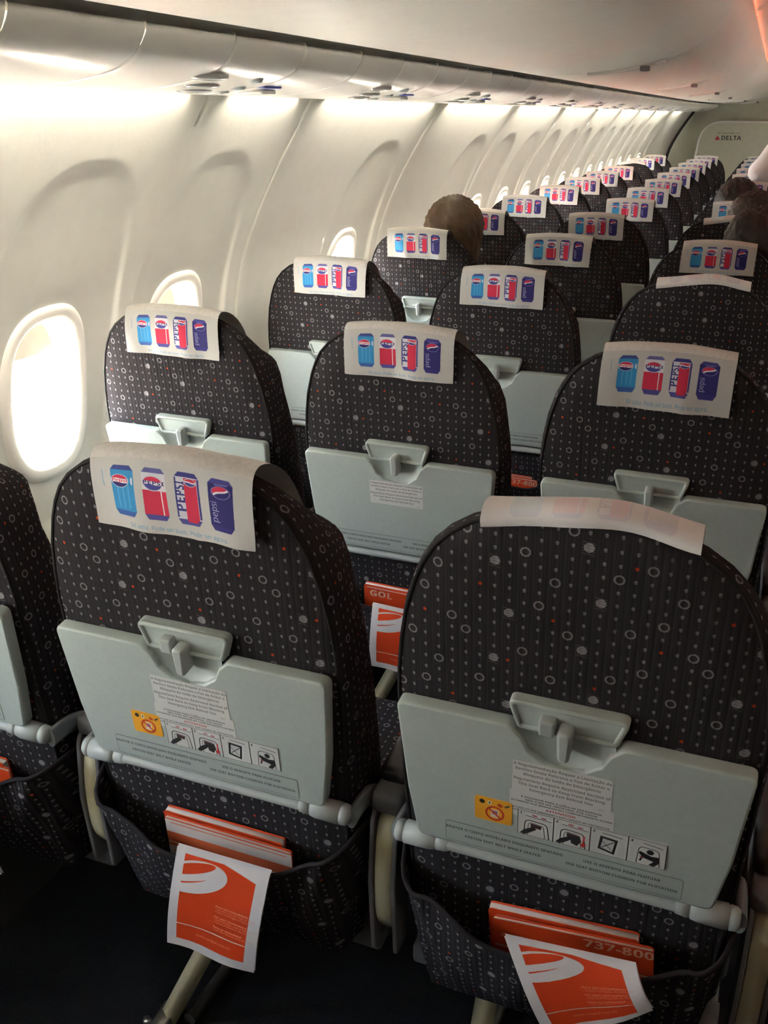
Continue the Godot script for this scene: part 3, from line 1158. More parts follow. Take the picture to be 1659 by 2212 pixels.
func label_picture(kind: int) -> ImageTexture:
	var ink := rgb(70, 72, 74)
	var pale := rgb(204, 206, 202)
	var im: Image
	if kind == 0:      # regulation sticker
		im = pic(1140, 520, pale)
		var y := 52
		for s in ["A Regulamentação Requer a Limitação do", "Reclino Desta Poltrona a Fim de Evitar o", "Bloqueio da Saída de Emergência", "Regulations Require Restricted Recline of", "This Seat Back to Keep From Blocking", "Emergency Exit Behind You"]:
			write(im, s, Vector2(570, y), 56, rgb(112, 114, 114), 0, true)
			y += 72 if y != 196 else 84
		write(im, "455-1", Vector2(1040, 480), 30, rgb(120, 122, 122))
	elif kind == 1:    # attention sticker
		im = pic(1200, 560, pale)
		write(im, "ATENÇÃO", Vector2(600, 50), 62, rgb(196, 70, 66), 0, true)
		write(im, "A PASSAGEM PARA A SAÍDA DE EMERGÊNCIA", Vector2(600, 120), 44, ink, 0, true)
		write(im, "NÃO PODE SER OBSTRUÍDA. POR FAVOR", Vector2(600, 176), 44, ink, 0, true)
		write(im, "ACOMODE SUA BAGAGEM NO COMPARTIMENTO ACIMA", Vector2(600, 232), 44, ink, 0, true)
		write(im, "ATTENTION", Vector2(600, 306), 62, rgb(196, 70, 66), 0, true)
		write(im, "ACCESS TO THE EMERGENCY EXIT CANNOT BE OBSTRUCTED", Vector2(600, 376), 40, ink, 0, true)
		write(im, "PLEASE STOW YOUR LUGGAGE IN THE COMPARTMENT ABOVE", Vector2(600, 430), 40, ink, 0, true)
	elif kind == 2:    # yellow prohibition sticker
		im = pic(460, 380, rgb(238, 170, 44))
		disc(im, Vector2(90, 74), 34, rgb(58, 48, 34))
		box2(im, 158, 44, 206, 104, rgb(226, 218, 200))
		box2(im, 170, 56, 194, 92, rgb(120, 104, 70))
		fpoly(im, PackedVector2Array([Vector2(272, 84), Vector2(300, 52), Vector2(340, 70), Vector2(350, 104), Vector2(300, 112)]), rgb(212, 84, 40))
		fpoly(im, PackedVector2Array([Vector2(360, 84), Vector2(420, 46), Vector2(436, 64), Vector2(380, 108)]), rgb(86, 84, 74))
		disc(im, Vector2(248, 236), 118, rgb(206, 66, 40))
		disc(im, Vector2(248, 236), 92, rgb(238, 170, 44))
		box2(im, 200, 172, 296, 300, rgb(222, 212, 206))
		box2(im, 214, 190, 282, 250, rgb(150, 110, 150))
		line2(im, Vector2(174, 168), Vector2(322, 306), 24, rgb(206, 66, 40))
	elif kind == 3:    # four door-opening drawings
		im = pic(1730, 430, rgb(202, 204, 200))
		var k := rgb(36, 36, 38)
		for i in 5: box2(im, 8 + i * 428 - (4 if i else 0), 8, 16 + i * 428, 422, k)
		box2(im, 8, 8, 1722, 14, k); box2(im, 8, 416, 1722, 422, k)
		for i in 4: write(im, str(i + 1), Vector2(48 + i * 428, 56), 56, k, 0, true)
		for i in 2:
			var o := Vector2(i * 428, 0)
			fpoly(im, PackedVector2Array([o + Vector2(120, 40), o + Vector2(400, 60), o + Vector2(410, 100), o + Vector2(110, 80)]), rgb(214, 214, 212))
			line2(im, o + Vector2(110, 84), o + Vector2(412, 106), 8, k)
			line2(im, o + Vector2(180, 60), o + Vector2(240, 64), 18, rgb(196, 70, 70))
			line2(im, o + Vector2(290, 72), o + Vector2(350, 76), 18, rgb(196, 70, 70))
			var r := rpoly([o + Vector2(90, 410), o + Vector2(100, 150), o + Vector2(360, 170), o + Vector2(390, 410)], [10, 70, 70, 10])
			for q in r.size() - 1: line2(im, r[q], r[q + 1], 12, k)
			r = rpoly([o + Vector2(130, 410), o + Vector2(140, 190), o + Vector2(320, 205), o + Vector2(340, 410)], [10, 50, 50, 10])
			for q in r.size() - 1: line2(im, r[q], r[q + 1], 7, k)
			fpoly(im, PackedVector2Array([o + Vector2(170, 200), o + Vector2(300, 215), o + Vector2(290, 275), o + Vector2(165, 262)]), rgb(70, 40, 48))
			fpoly(im, PackedVector2Array([o + Vector2(40, 400), o + Vector2(90, 330), o + Vector2(200, 250), o + Vector2(240, 290), o + Vector2(140, 380), o + Vector2(90, 415)]), k)
		fpoly(im, PackedVector2Array([Vector2(640, 240), Vector2(740, 220), Vector2(770, 300), Vector2(720, 390), Vector2(650, 360)]), k)
		line2(im, Vector2(800, 200), Vector2(790, 330), 18, rgb(206, 50, 50))
		fpoly(im, PackedVector2Array([Vector2(750, 330), Vector2(830, 330), Vector2(790, 400)]), rgb(206, 50, 50))
		# third: hatch out of its frame
		var h := PackedVector2Array([Vector2(980, 110), Vector2(1180, 130), Vector2(1150, 380), Vector2(960, 330)])
		fpoly(im, h, k)
		fpoly(im, PackedVector2Array([Vector2(1010, 145), Vector2(1150, 160), Vector2(1125, 345), Vector2(990, 306)]), rgb(188, 190, 188))
		line2(im, Vector2(1000, 300), Vector2(1150, 165), 10, k)
		line2(im, Vector2(1000, 190), Vector2(1130, 330), 6, k)
		line2(im, Vector2(1000, 60), Vector2(1230, 80), 8, k)
		# fourth: figure climbing through
		var r4 := rpoly([Vector2(1400, 400), Vector2(1420, 120), Vector2(1640, 140), Vector2(1660, 400)], [10, 60, 60, 10])
		for q in r4.size() - 1: line2(im, r4[q], r4[q + 1], 9, k)
		disc(im, Vector2(1545, 190), 40, k)
		fpoly(im, PackedVector2Array([Vector2(1430, 200), Vector2(1560, 250), Vector2(1640, 240), Vector2(1660, 330), Vector2(1600, 410), Vector2(1540, 400), Vector2(1590, 330), Vector2(1480, 300), Vector2(1420, 240)]), k)
		line2(im, Vector2(1470, 250), Vector2(1440, 360), 22, k)
		line2(im, Vector2(1430, 280), Vector2(1480, 310), 12, rgb(206, 60, 60))
		line2(im, Vector2(1460, 60), Vector2(1680, 90), 8, k)
	else:              # engraved plate at the foot of the table
		im = pic(2040, 250, rgb(167, 179, 174))
		var e := rgb(122, 132, 130)
		box2(im, 0, 0, 2040, 7, e); box2(im, 0, 243, 2040, 250, e); box2(im, 0, 0, 7, 250, e); box2(im, 2033, 0, 2040, 250, e)
		var d := rgb(62, 66, 68)
		write(im, "MANTER O CINTO AFIVELADO ENQUANTO SENTADO", Vector2(520, 76), 43, d, 0, true)
		write(im, "FASTEN SEAT BELT WHILE SEATED", Vector2(520, 158), 43, d, 0, true)
		write(im, "USE O ASSENTO PARA FLUTUAR", Vector2(1540, 76), 43, d, 0, true)
		write(im, "USE SEAT BOTTOM CUSHION FOR FLOTATION", Vector2(1540, 158), 43, d, 0, true)
	return tex(im)

func sticker_mesh(c: Vector2, s: Vector2, r: float, m: Material, lift := 0.0) -> ArrayMesh:
	var st := nst()
	slab(st, rrect(s.x, s.y, r, c), 0.0195, 0.0205 + lift, 0.0)
	return done(st, m)

func pocket_mesh(variant: int) -> ArrayMesh:
	var st := nst()
	var rows := []; var uvs := []
	var rim := []
	for i in 17:
		var v := i / 16.0
		var row := PackedVector3Array(); var uv := PackedVector2Array()
		for j in 57:
			var p := pocket_pt(lerpf(-1, 1, j / 56.0), v, variant)
			row.append(p)
			uv.append(Vector2(p.x * 1.05, -p.y * 1.1 + 0.07) / TILE)
			if i == 0: rim.append(p)
		rows.append(row); uvs.append(uv)
	patch(st, rows, uvs)
	tube(st, rim, 0.0035, 6, 1.0, Vector3(0, 0, 1))
	return done(st, M.fabric)

func pocket_pt(u: float, v: float, variant: int) -> Vector3:
	var k := 1.0 - pow(absf(u), 2.4)
	var top := -0.272 - 0.042 * k + 0.006 * sin(u * 9.0 + variant)
	var bot := -0.505
	var t := lerpf(top, bot, v)
	var bulge := (0.068 - 0.012 * v) * k * (1.0 - pow(v, 3.0) * 0.75) + 0.006
	bulge += 0.007 * sin(u * 15.0 + v * 5.0 + variant * 2.0) * k * (0.3 + v) * (1.0 - v)
	bulge += 0.012 * exp(-pow((absf(u) - 0.82 + v * 0.25) / 0.07, 2.0)) * (1.0 - v)
	var wrap := smoothstep(0.90, 1.0, absf(u))
	return Vector3(u * (0.2215 - 0.03 * v), t - 0.02 * (1.0 - k) * v, bulge - 0.05 * wrap)

func build_part(key: String, maker: Callable) -> ArrayMesh:
	if not cache.has(key): cache[key] = maker.call()
	return cache[key]

func hinge_mesh(sgn: float) -> ArrayMesh:
	var st := nst()
	var prof := [[0.0001, 0.0], [0.011, 0.001], [0.0140, 0.005], [0.0148, 0.012], [0.0138, 0.0125], [0.0138, 0.0140], [0.0155, 0.0145], [0.0150, 0.048], [0.0134, 0.0555], [0.0120, 0.056], [0.0120, 0.0575], [0.0132, 0.058], [0.0118, 0.072], [0.0090, 0.076], [0.0001, 0.076]]
	lathe(st, prof, Transform3D(Basis(Vector3.FORWARD, sgn * PI * 0.5), Vector3(-sgn * 0.213, -0.217, 0.009)), 24)
	return done(st, M.grey)

func make_seat(row: int, col: int):
	var root := base("airplane_seat", Vector3((col - 1) * GAP, 0, -(row - 1) * PITCH))
	var place: String = ["window", "middle", "aisle"][col]
	var extra := ""
	if row == 1: extra = " with stickered tray table"
	elif row == 2 and col == 1: extra = " with one tray sticker"
	tag(root, "charcoal dotted %s seat%s, %s" % [place, extra, row_words(row)], "seat", "airplane %s seats" % place)
	var sn := 0
	var back := mi("backrest", build_part("back", backrest_mesh), root, TB)
	mi("piping", build_part("piping", piping_mesh), back)
	mi("pocket", build_part("pocket%d" % ((row + col) % 2), func(): return pocket_mesh((row + col) % 2)), root, TB)
	var tray := mi("tray_table", build_part("tray", tray_mesh), root, TB)
	mi("safety_plate", build_part("plate", func(): return sticker_mesh(Vector2(0.002, -0.180), Vector2(0.286, 0.034), 0.003, printed(label_picture(4), 0.5))), tray)
	if row == 1 or (row == 2 and col == 1):
		mi("sticker", build_part("s0", func(): return sticker_mesh(Vector2(-0.001, -0.062), Vector2(0.114, 0.052), 0.003, printed(label_picture(0)), 0.0002)), tray)
	if row == 1:
		mi("sticker", build_part("s1", func(): return sticker_mesh(Vector2(0.0, -0.104), Vector2(0.122, 0.042), 0.003, printed(label_picture(1)))), tray)
		mi("sticker", build_part("s2", func(): return sticker_mesh(Vector2(-0.080, -0.127), Vector2(0.046, 0.038), 0.004, printed(label_picture(2)), 0.0003)), tray)
		mi("sticker", build_part("s3", func(): return sticker_mesh(Vector2(0.036, -0.134), Vector2(0.174, 0.042), 0.004, printed(label_picture(3)), 0.0003)), tray)
	var plate := mi("latch_plate", build_part("latchplate", latch_plate_mesh), root, TB)
	mi("latch_knob", build_part("knob0", func(): return knob_mesh(0)), plate)
	if row == 1: mi("coat_hook", build_part("knob1", func(): return knob_mesh(1)), plate)
	mi("hinge_bar", build_part("bar", func():
		var st := nst()
		tube(st, [Vector3(-0.150, -0.216, 0.012), Vector3(0.150, -0.216, 0.012)], 0.0085, 12)
		return done(st, M.grey)), root, TB)
	for s in [-1.0, 1.0]:
		mi("hinge", build_part("hinge%d" % int(s), func(): return hinge_mesh(-s)), root, TB)
		mi("tray_arm", build_part("tarm%d" % int(s), func():
			var st := nst()
			var p := spline([Vector3(0.2125 * s, 0.628, -0.020), Vector3(0.2125 * s, 0.626, -0.06), Vector3(0.2125 * s, 0.608, -0.098), Vector3(0.2125 * s, 0.565, -0.124), Vector3(0.2125 * s, 0.50, -0.134), Vector3(0.2125 * s, 0.42, -0.15)], 5)
			tube(st, p, 0.016, 12, 0.5)
			return done(st, M.grey_arm)), root)
	mi("seat_cushion", build_part("cushion", func():
		var st := nst()
		rbox(st, Vector3(0, 0.385, -0.36), Vector3(0.435, 0.11, 0.46), 0.045, 5)
		return done(st, M.fabric)), root)
	mi("seat_frame", build_part("frame", func():
		var st := nst()
		rbox(st, Vector3(0, 0.315, -0.33), Vector3(0.44, 0.035, 0.44), 0.008, 2)
		tube(st, [Vector3(-0.221, 0.315, -0.16), Vector3(0.221, 0.315, -0.16)], 0.022, 12)
		return done(st, M.under)), root)
	var sides := [1.0] if col > 0 else [-1.0, 1.0]
	for s in sides:
		var arm := mi("armrest", build_part("arm%d" % int(s), func(): return armrest_mesh(s)), root)
		mi("arm_pad", build_part("pad%d" % int(s), func():
			var st := nst()
			rbox(st, Vector3(0.245 * s, 0.645, -0.31), Vector3(0.046, 0.032, 0.43), 0.013, 4)
			return done(st, M.pad)), arm)
		mi("cover_strip", build_part("strip%d" % int(s), func(): return strip_mesh(s)), arm)
	if col == 1 or col == 2:
		var lean := 1.0 if col == 1 else 0.15
		mi("leg", build_part("leg%d" % col, func():
			var st := nst()
			var a := Vector3(-0.175, 0.012, -0.083)
			if col == 2: a.x = -0.118
			var b := a + Vector3(0.145 * lean, 0.32, -0.035)
			tube(st, [a, b], 0.013, 4, 1.3)
			return done(st, M.cream)), root)
		mi("leg", build_part("legf%d" % col, func():
			var st := nst()
			tube(st, [Vector3(-0.11, 0.012, -0.46), Vector3(-0.09, 0.31, -0.42)], 0.016, 4, 1.5)
			return done(st, M.cream)), root)
		mi("brace", build_part("brace%d" % col, func():
			var st := nst()
			tube(st, [Vector3(-0.115, 0.03, -0.44), Vector3(-0.06, 0.28, -0.14)], 0.010, 8)
			tube(st, [Vector3(-0.135, 0.020, -0.09), Vector3(-0.11, 0.020, -0.47)], 0.012, 8)
			return done(st, M.steel)), root)
		mi("floor_fitting", build_part("fit%d" % col, func():
			var st := nst()
			var x := -0.178 if col == 1 else -0.119
			rbox(st, Vector3(x, 0.014, -0.075), Vector3(0.03, 0.028, 0.06), 0.004, 2)
			lathe(st, [[0.0001, 0.026], [0.007, 0.026], [0.008, 0.022], [0.008, 0.0]], Transform3D(Basis.IDENTITY, Vector3(x - 0.024, 0.0, -0.06)), 10)
			return done(st, M.steel)), root)

func row_words(row: int) -> String:
	return ["rearmost row", "second row from the rear", "third row from the rear", "fourth row from the rear", "fifth row from the rear", "sixth row from the rear", "seventh row from the rear", "sixth row behind the front bulkhead", "fifth row behind the front bulkhead", "fourth row behind the front bulkhead", "third row behind the front bulkhead", "second row behind the front bulkhead", "front row at the bulkhead"][row - 1]

func armrest_mesh(s: float) -> ArrayMesh:
	var st := nst()
	# hollow-backed side shell: two cheeks and a bridge under the pad
	for e in [-1.0, 1.0]:
		var poly := rpoly([Vector2(-0.52, 0.60), Vector2(-0.12, 0.56), Vector2(-0.10, 0.36), Vector2(-0.06, 0.36), Vector2(-0.048, 0.50), Vector2(-0.058, 0.60), Vector2(-0.09, 0.640), Vector2(-0.52, 0.635)], [0.01, 0.03, 0.01, 0.01, 0.03, 0.03, 0.02, 0.01], 4)
		var xf := Transform3D(Basis(Vector3(0, 0, 1), Vector3(0, 1, 0), Vector3(1, 0, 0)), Vector3(0.245 * s + e * 0.0170 - 0.003, 0, 0))
		slab(st, poly, 0.0, 0.006, 0.002, xf)
	rbox(st, Vector3(0.245 * s, 0.624, -0.088), Vector3(0.046, 0.034, 0.05), 0.010, 3)
	return done(st, M.bracket)

func strip_mesh(s: float) -> ArrayMesh:
	var st := nst()
	var c := spline([Vector3(0, 0.605, -0.082), Vector3(0, 0.580, -0.064), Vector3(0, 0.53, -0.054), Vector3(0, 0.46, -0.054), Vector3(0, 0.42, -0.062), Vector3(0, 0.385, -0.085)], 5)
	var rows := []
	for p in c:
		rows.append(PackedVector3Array([p + Vector3(0.245 * s - 0.0135, 0, -0.004), p + Vector3(0.245 * s - 0.0115, 0, 0), p + Vector3(0.245 * s + 0.0115, 0, 0), p + Vector3(0.245 * s + 0.0135, 0, -0.004)]))
	patch(st, rows)
	return done(st, M.cream)

func build_seats():
	for row in range(1, 14):
		for col in 3: make_seat(row, col)
	# row behind and seats across the aisle, unseen, added to soak up light
	for col in 3: plain_seat(-0.35, (col - 1) * GAP, ["window", "middle", "aisle"][col], "left side, just behind the stickered row")
	for row in range(0, 14):
		for col in 3: plain_seat(row, 2.0 * MID - (col - 1) * GAP, ["window", "middle", "aisle"][col], "right side, " + ("just behind the rearmost row" if row == 0 else row_words(row)))

func plain_seat(row: float, x: float, place: String, where: String):
	var root := base("airplane_seat", Vector3(x, 0, -(row - 1) * PITCH))
	tag(root, "unseen charcoal dotted %s seat, %s" % [place, where], "seat", "airplane seats across the aisle")
	mi("backrest", build_part("back", backrest_mesh), root, TB)
	mi("pocket", build_part("pocket0", func(): return pocket_mesh(0)), root, TB)
	mi("tray_table", build_part("tray", tray_mesh), root, TB)
	mi("latch_plate", build_part("latchplate", latch_plate_mesh), root, TB)
	mi("seat_cushion", cache["cushion"], root)
	mi("seat_frame", cache["frame"], root)
	mi("leg", cache["leg1"], root)
	mi("leg", cache["legf1"], root)

# ------------------------------------------------------------------ printed headrest covers
func can_shape(x: float, y: float, w: float, h: float) -> PackedVector2Array:   # centre top
	return rpoly([Vector2(x - w * 0.34, y), Vector2(x + w * 0.34, y), Vector2(x + w * 0.5, y + h * 0.11), Vector2(x + w * 0.5, y + h * 0.92), Vector2(x + w * 0.36, y + h), Vector2(x - w * 0.36, y + h), Vector2(x - w * 0.5, y + h * 0.92), Vector2(x - w * 0.5, y + h * 0.11)], [6, 6, 22, 22, 10, 10, 22, 22], 4)

func globe(im: Image, c: Vector2, r: float, band: Color, red: Color, blue: Color, tilt: float, thick: float, wave: float):
	for y in range(int(c.y - r), int(c.y + r) + 1):
		for x in range(int(c.x - r), int(c.x + r) + 1):
			var d := (Vector2(x, y) - c) / r
			if d.length() > 1.0: continue
			var q := d.rotated(tilt)
			var m := wave * sin(q.x * PI)
			var col := band
			if q.y < m - thick: col = red
			elif q.y > m + thick * 0.9: col = blue
			px(im, x, y, col)

func cover_picture(faint: bool) -> ImageTexture:
	var W := 1600; var H := 860
	var paper := rgb(188, 188, 184)
	var im := pic(W, H, paper)
	var cw := 236.0; var ch := 600.0
	var top := 120.0
	var blue := rgb(58, 56, 130); var navy := rgb(44, 38, 108); var red := rgb(206, 44, 76); var sky := rgb(50, 140, 196)
	var xs := [330.0, 650.0, 975.0, 1300.0]
	for i in 4:
		var x: float = xs[i]
		var sh := can_shape(x, top, cw, ch)
		var body: Color = [sky, rgb(206, 206, 212), rgb(206, 206, 212), navy][i]
		fpoly(im, sh, body)
		# lid band
		fpoly(im, rpoly([Vector2(x - cw * 0.34, top), Vector2(x + cw * 0.34, top), Vector2(x + cw * 0.5, top + ch * 0.11), Vector2(x - cw * 0.5, top + ch * 0.11)], [6], 3), [rgb(62, 72, 140), rgb(98, 98, 156), blue, rgb(70, 66, 140)][i])
		var bot := func(c: Color):
			fpoly(im, PackedVector2Array([Vector2(x - cw * 0.5, top + ch * 0.92), Vector2(x + cw * 0.5, top + ch * 0.92), Vector2(x + cw * 0.36, top + ch), Vector2(x - cw * 0.36, top + ch)]), c)
		if i == 0:
			bot.call(rgb(60, 96, 168))
			for k in 3: box2(im, x - 60 + k * 55, top + ch * 0.5, x - 50 + k * 55, top + ch * 0.88, rgb(86, 168, 214))
			var cc := Vector2(x - 26, top + ch * 0.38)
			for k in 20: disc(im, cc + Vector2.from_angle(k * TAU / 20.0) * 84, 12, rgb(196, 196, 212))
			globe(im, cc, 84, rgb(224, 220, 218), red, navy, 0.0, 0.36, 0.05)
			write(im, "Pepsi", cc + Vector2(0, -4), 64, red, 0.0, true, true, "Droid Serif")
			fpoly(im, PackedVector2Array([Vector2(x + 88, top + 190), Vector2(x + 106, top + 170), Vector2(x + 106, top + 280), Vector2(x + 88, top + 260)]), rgb(214, 214, 220))
		elif i == 1:
			box2(im, x - cw * 0.5, top + ch * 0.52, x + cw * 0.5, top + ch * 0.92, red)
			bot.call(rgb(80, 76, 150))
			box2(im, x + 62, top + ch * 0.5, x + 74, top + ch * 0.92, rgb(214, 212, 216))
			disc(im, Vector2(x - 10, top + ch * 0.36), 104, rgb(196, 194, 204))
			globe(im, Vector2(x - 10, top + ch * 0.36), 92, rgb(216, 214, 218), red, rgb(66, 66, 146), 0.0, 0.26, 0.06)
			write(im, "PEPSI", Vector2(x - 2, top + ch * 0.355), 66, navy, 0, true, true, "Droid Sans", 1.25)
		elif i == 2:
			box2(im, x - cw * 0.5, top + ch * 0.13, x - cw * 0.16, top + ch * 0.90, rgb(202, 202, 212))
			box2(im, x - cw * 0.5, top + ch * 0.13, x - cw * 0.44, top + ch * 0.90, blue)
			box2(im, x - cw * 0.12, top + ch * 0.13, x + cw * 0.40, top + ch * 0.94, red)
			box2(im, x + cw * 0.42, top + ch * 0.12, x + cw * 0.5, top + ch * 0.90, blue)
			bot.call(rgb(78, 76, 150))
			box2(im, x - cw * 0.10, top + ch * 0.90, x + cw * 0.34, top + ch * 0.96, red)
			disc(im, Vector2(x + 32, top + ch * 0.23), 62, rgb(202, 200, 208))
			globe(im, Vector2(x + 32, top + ch * 0.23), 54, rgb(222, 220, 222), red, rgb(66, 66, 146), 0.0, 0.2, 0.12)
			write(im, "PEPSI", Vector2(x - cw * 0.30, top + ch * 0.52), 118, blue, -PI * 0.5, true, true, "Droid Sans", 1.15)
		else:
			bot.call(rgb(52, 46, 120))
			fpoly(im, PackedVector2Array([Vector2(x - 60, top + 70), Vector2(x + 70, top + 58), Vector2(x + 64, top + 84), Vector2(x - 50, top + 94)]), rgb(104, 100, 170))
			disc(im, Vector2(x + 2, top + ch * 0.31), 92, rgb(120, 116, 176))
			globe(im, Vector2(x + 2, top + ch * 0.31), 82, rgb(224, 222, 224), red, navy, 0.55, 0.16, 0.10)
			write(im, "pepsi", Vector2(x - cw * 0.30, top + ch * 0.70), 88, rgb(176, 174, 208), -PI * 0.5, false, true)
	write(im, "Só uma. Pode ser bom. Pode ser agora.", Vector2(850, 796), 56, rgb(96, 150, 190))
	line2(im, Vector2(120, 200), Vector2(126, 450), 8, rgb(120, 160, 196))
	# woven specks of the tissue, and for the turned-over covers the print shining through from behind
	for k in 5200:
		var p := Vector2i(rng.randi_range(0, W - 9), rng.randi_range(0, H - 5))
		var c := im.get_pixel(p.x, p.y)
		var f := rng.randf_range(-0.05, 0.05)
		im.fill_rect(Rect2i(p.x, p.y, rng.randi_range(3, 9), rng.randi_range(2, 4)), Color(c.r + f, c.g + f, c.b + f))
	if faint:
		im.resize(W / 4, H / 4, Image.INTERPOLATE_BILINEAR)
		for y in im.get_height():
			for x in im.get_width():
				im.set_pixel(x, y, im.get_pixel(x, y).lerp(rgb(224, 222, 221), 0.90))
		im.flip_y()
		return tex(im, false)
	return tex(im)

# path of the cloth in the seat back's plane: [along the back (t), off the face (n)]
func cover_mesh(variant: int, low: float) -> ArrayMesh:
	var r := RandomNumberGenerator.new()
	r.seed = 40 + variant
	var hw := 0.1095
	var ph1 := r.randf() * 6.0
	var ph2 := r.randf() * 6.0
	var flap := [[0.186 - low, 0.010], [0.208, 0.0085], [0.232, 0.0075], [0.250, 0.006], [0.264, 0.0035], [0.277, -0.001]]
	var over := [[0.277, -0.001], [0.284, -0.009], [0.2850, -0.022], [0.2785, -0.040], [0.266, -0.060], [0.246, -0.081], [0.217, -0.100], [0.17, -0.122]]
	var am: ArrayMesh = null
	for part in 2:
		var st := nst()
		var pts := []
		for q in (flap if part == 0 else over): pts.append(Vector3(0, q[0], q[1]))
		var fine := spline(pts, 4)
		var rows := []; var uvs := []
		for i in fine.size():
			var row := PackedVector3Array(); var uv := PackedVector2Array()
			var v := float(i) / (fine.size() - 1)
			for j in 21:
				var u := lerpf(-1, 1, j / 20.0)
				var p: Vector3 = fine[i]
				var hang := (1.0 - v) if part == 0 else 0.0
				var edge := u * u * (0.008 if part == 1 else 0.008 * v)
				p.y -= edge
				p.z += hang * (0.0022 * sin(u * 5.0 + ph1) + 0.0012 * sin(u * 11.0 + ph2 + v * 4.0)) + hang * hang * 0.004 * (1.0 + signf(u - 0.3) * 0.3)
				if part == 1: p.y += 0.0012 * v * sin(u * 7.0 + ph2 + v * 5.0)
				p.x = u * (hw + 0.002 * hang * sin(ph1)) + 0.003 * hang * cos(ph2)
				row.append(p)
				uv.append(Vector2((u + 1) * 0.5, 1.0 - v))
			rows.append(row); uvs.append(uv)
		patch(st, rows, uvs)
		am = done(st, M.cover if part == 0 else M.cloth, am)
	return am

func rolled_mesh(variant: int) -> ArrayMesh:   # flap turned up over the top, underside showing
	var st := nst()
	var path := spline([Vector3(0, 0.270, 0.001), Vector3(0, 0.280, 0.003), Vector3(0, 0.289, -0.006), Vector3(0, 0.2895, -0.020), Vector3(0, 0.282, -0.040), Vector3(0, 0.269, -0.060), Vector3(0, 0.249, -0.081), Vector3(0, 0.220, -0.100)], 4)
	var rows := []; var uvs := []
	for i in path.size():
		var row := PackedVector3Array(); var uv := PackedVector2Array()
		var v := float(i) / (path.size() - 1)
		for j in 21:
			var u := lerpf(-1, 1, j / 20.0)
			var p: Vector3 = path[i]
			p.y += 0.003 * sin(u * 4.0 + variant) - 0.010 * u * u + 0.004 * u * (1.0 - v)
			p.z += 0.003 * sin(u * 6.0 + variant * 2.0) * (1.0 - v)
			p.x = u * 0.108 + 0.006
			row.append(p)
			uv.append(Vector2((u + 1) * 0.5, v))
		rows.append(row); uvs.append(uv)
	patch(st, rows, uvs)
	return done(st, M.cover_back)

func build_covers():
	M.cover = printed(cover_picture(false), 0.9)
	M.cover.backlight_enabled = true
	M.cover.backlight = Color(0.2, 0.2, 0.2)
	M.cover_back = printed(cover_picture(true), 0.9)
	M.cover_back.backlight_enabled = true
	M.cover_back.backlight = Color(0.25, 0.24, 0.24)
	var off := {"A2": 0.006, "A3": 0.012, "A4": -0.007, "A6": 0.005, "A7": 0.019, "A8": 0.009, "A9": 0.009, "B1": 0.014, "B3": 0.009, "B4": -0.004, "B5": -0.010, "B6": 0.019, "B7": 0.011, "B10": 0.006, "B13": 0.012, "A13": 0.018, "C4": 0.009}
	var r := RandomNumberGenerator.new()
	r.seed = 5
	for row in range(1, 14):
		for col in 3:
			var id: String = "ABC"[col] + str(row)
			var rolled: bool = id in ["C1", "C3", "C5", "A11"]
			var vr := (row * 3 + col) % 4
			var mesh: ArrayMesh
			var dt := 0.0
			if rolled: mesh = build_part("rolled%d" % (vr % 2), func(): return rolled_mesh(vr % 2))
			elif id == "C2": mesh = build_part("cover_low", func(): return cover_mesh(2, 0.012))
			else: mesh = build_part("cover%d" % vr, func(): return cover_mesh(vr, 0.0))
			var o := mi("headrest_cover", mesh, self)
			var at := Vector3((col - 1) * GAP + off.get(id, r.randf_range(-0.006, 0.012)), 0, -(row - 1) * PITCH)
			o.transform = Transform3D(Basis.IDENTITY, at) * TB
			var place: String = ["window", "middle", "aisle"][col]
			var words := "white headrest cover printed with soda cans, %s seat, %s" % [place, row_words(row)]
			if rolled: words = "blank-sided white headrest cover flipped over, %s seat, %s" % [place, row_words(row)]
			tag(o, words, "headrest cover", "paper headrest covers")

# ------------------------------------------------------------------ papers in the seat pockets
func bag_picture() -> ImageTexture:
	var W := 1000; var H := 1400
	var white := rgb(222, 220, 220)
	var org := rgb(228, 74, 28)
	var im := pic(W, H, white)
	box2(im, 100, 70, 880, 1270, org)
	# ribbon emblem: two looped white bands
	var ring := func(c: Vector2, rx: float, ry: float, tilt: float, col: Color):
		var p := PackedVector2Array()
		for k in 49:
			p.append(c + Vector2(cos(TAU * k / 48.0) * rx, sin(TAU * k / 48.0) * ry).rotated(tilt))
		fpoly(im, p, col)
	ring.call(Vector2(235, 330), 360, 205, -0.32, white)
	ring.call(Vector2(180, 300), 300, 110, -0.38, org)
	ring.call(Vector2(215, 285), 330, 96, -0.36, white)
	ring.call(Vector2(190, 232), 270, 66, -0.36, org)
	box2(im, 0, 0, 100, H, white)
	fpoly(im, PackedVector2Array([Vector2(520, 70), Vector2(880, 70), Vector2(880, 190)]), white)
	box2(im, 100, 1010, 880, 1024, white)
	var ink := rgb(244, 168, 140)
	var y := 620
	for s in ["Para sua comodidade", "• Use este saco em caso de enjoo", "• Feche e entregue à tripulação", "", "For your convenience", "• Use this bag in case of sickness", "• Fold and hand it to the crew", "", "Para su comodidad", "• Use esta bolsa en caso de mareo"]:
		if s != "": write(im, s, Vector2(500, y), 30 if s[0] == "•" else 36, ink, 0, s[0] != "•", false)
		y += 36
	write(im, "www.voegol.com.br", Vector2(520, 1130), 46, ink)
	return tex(im)

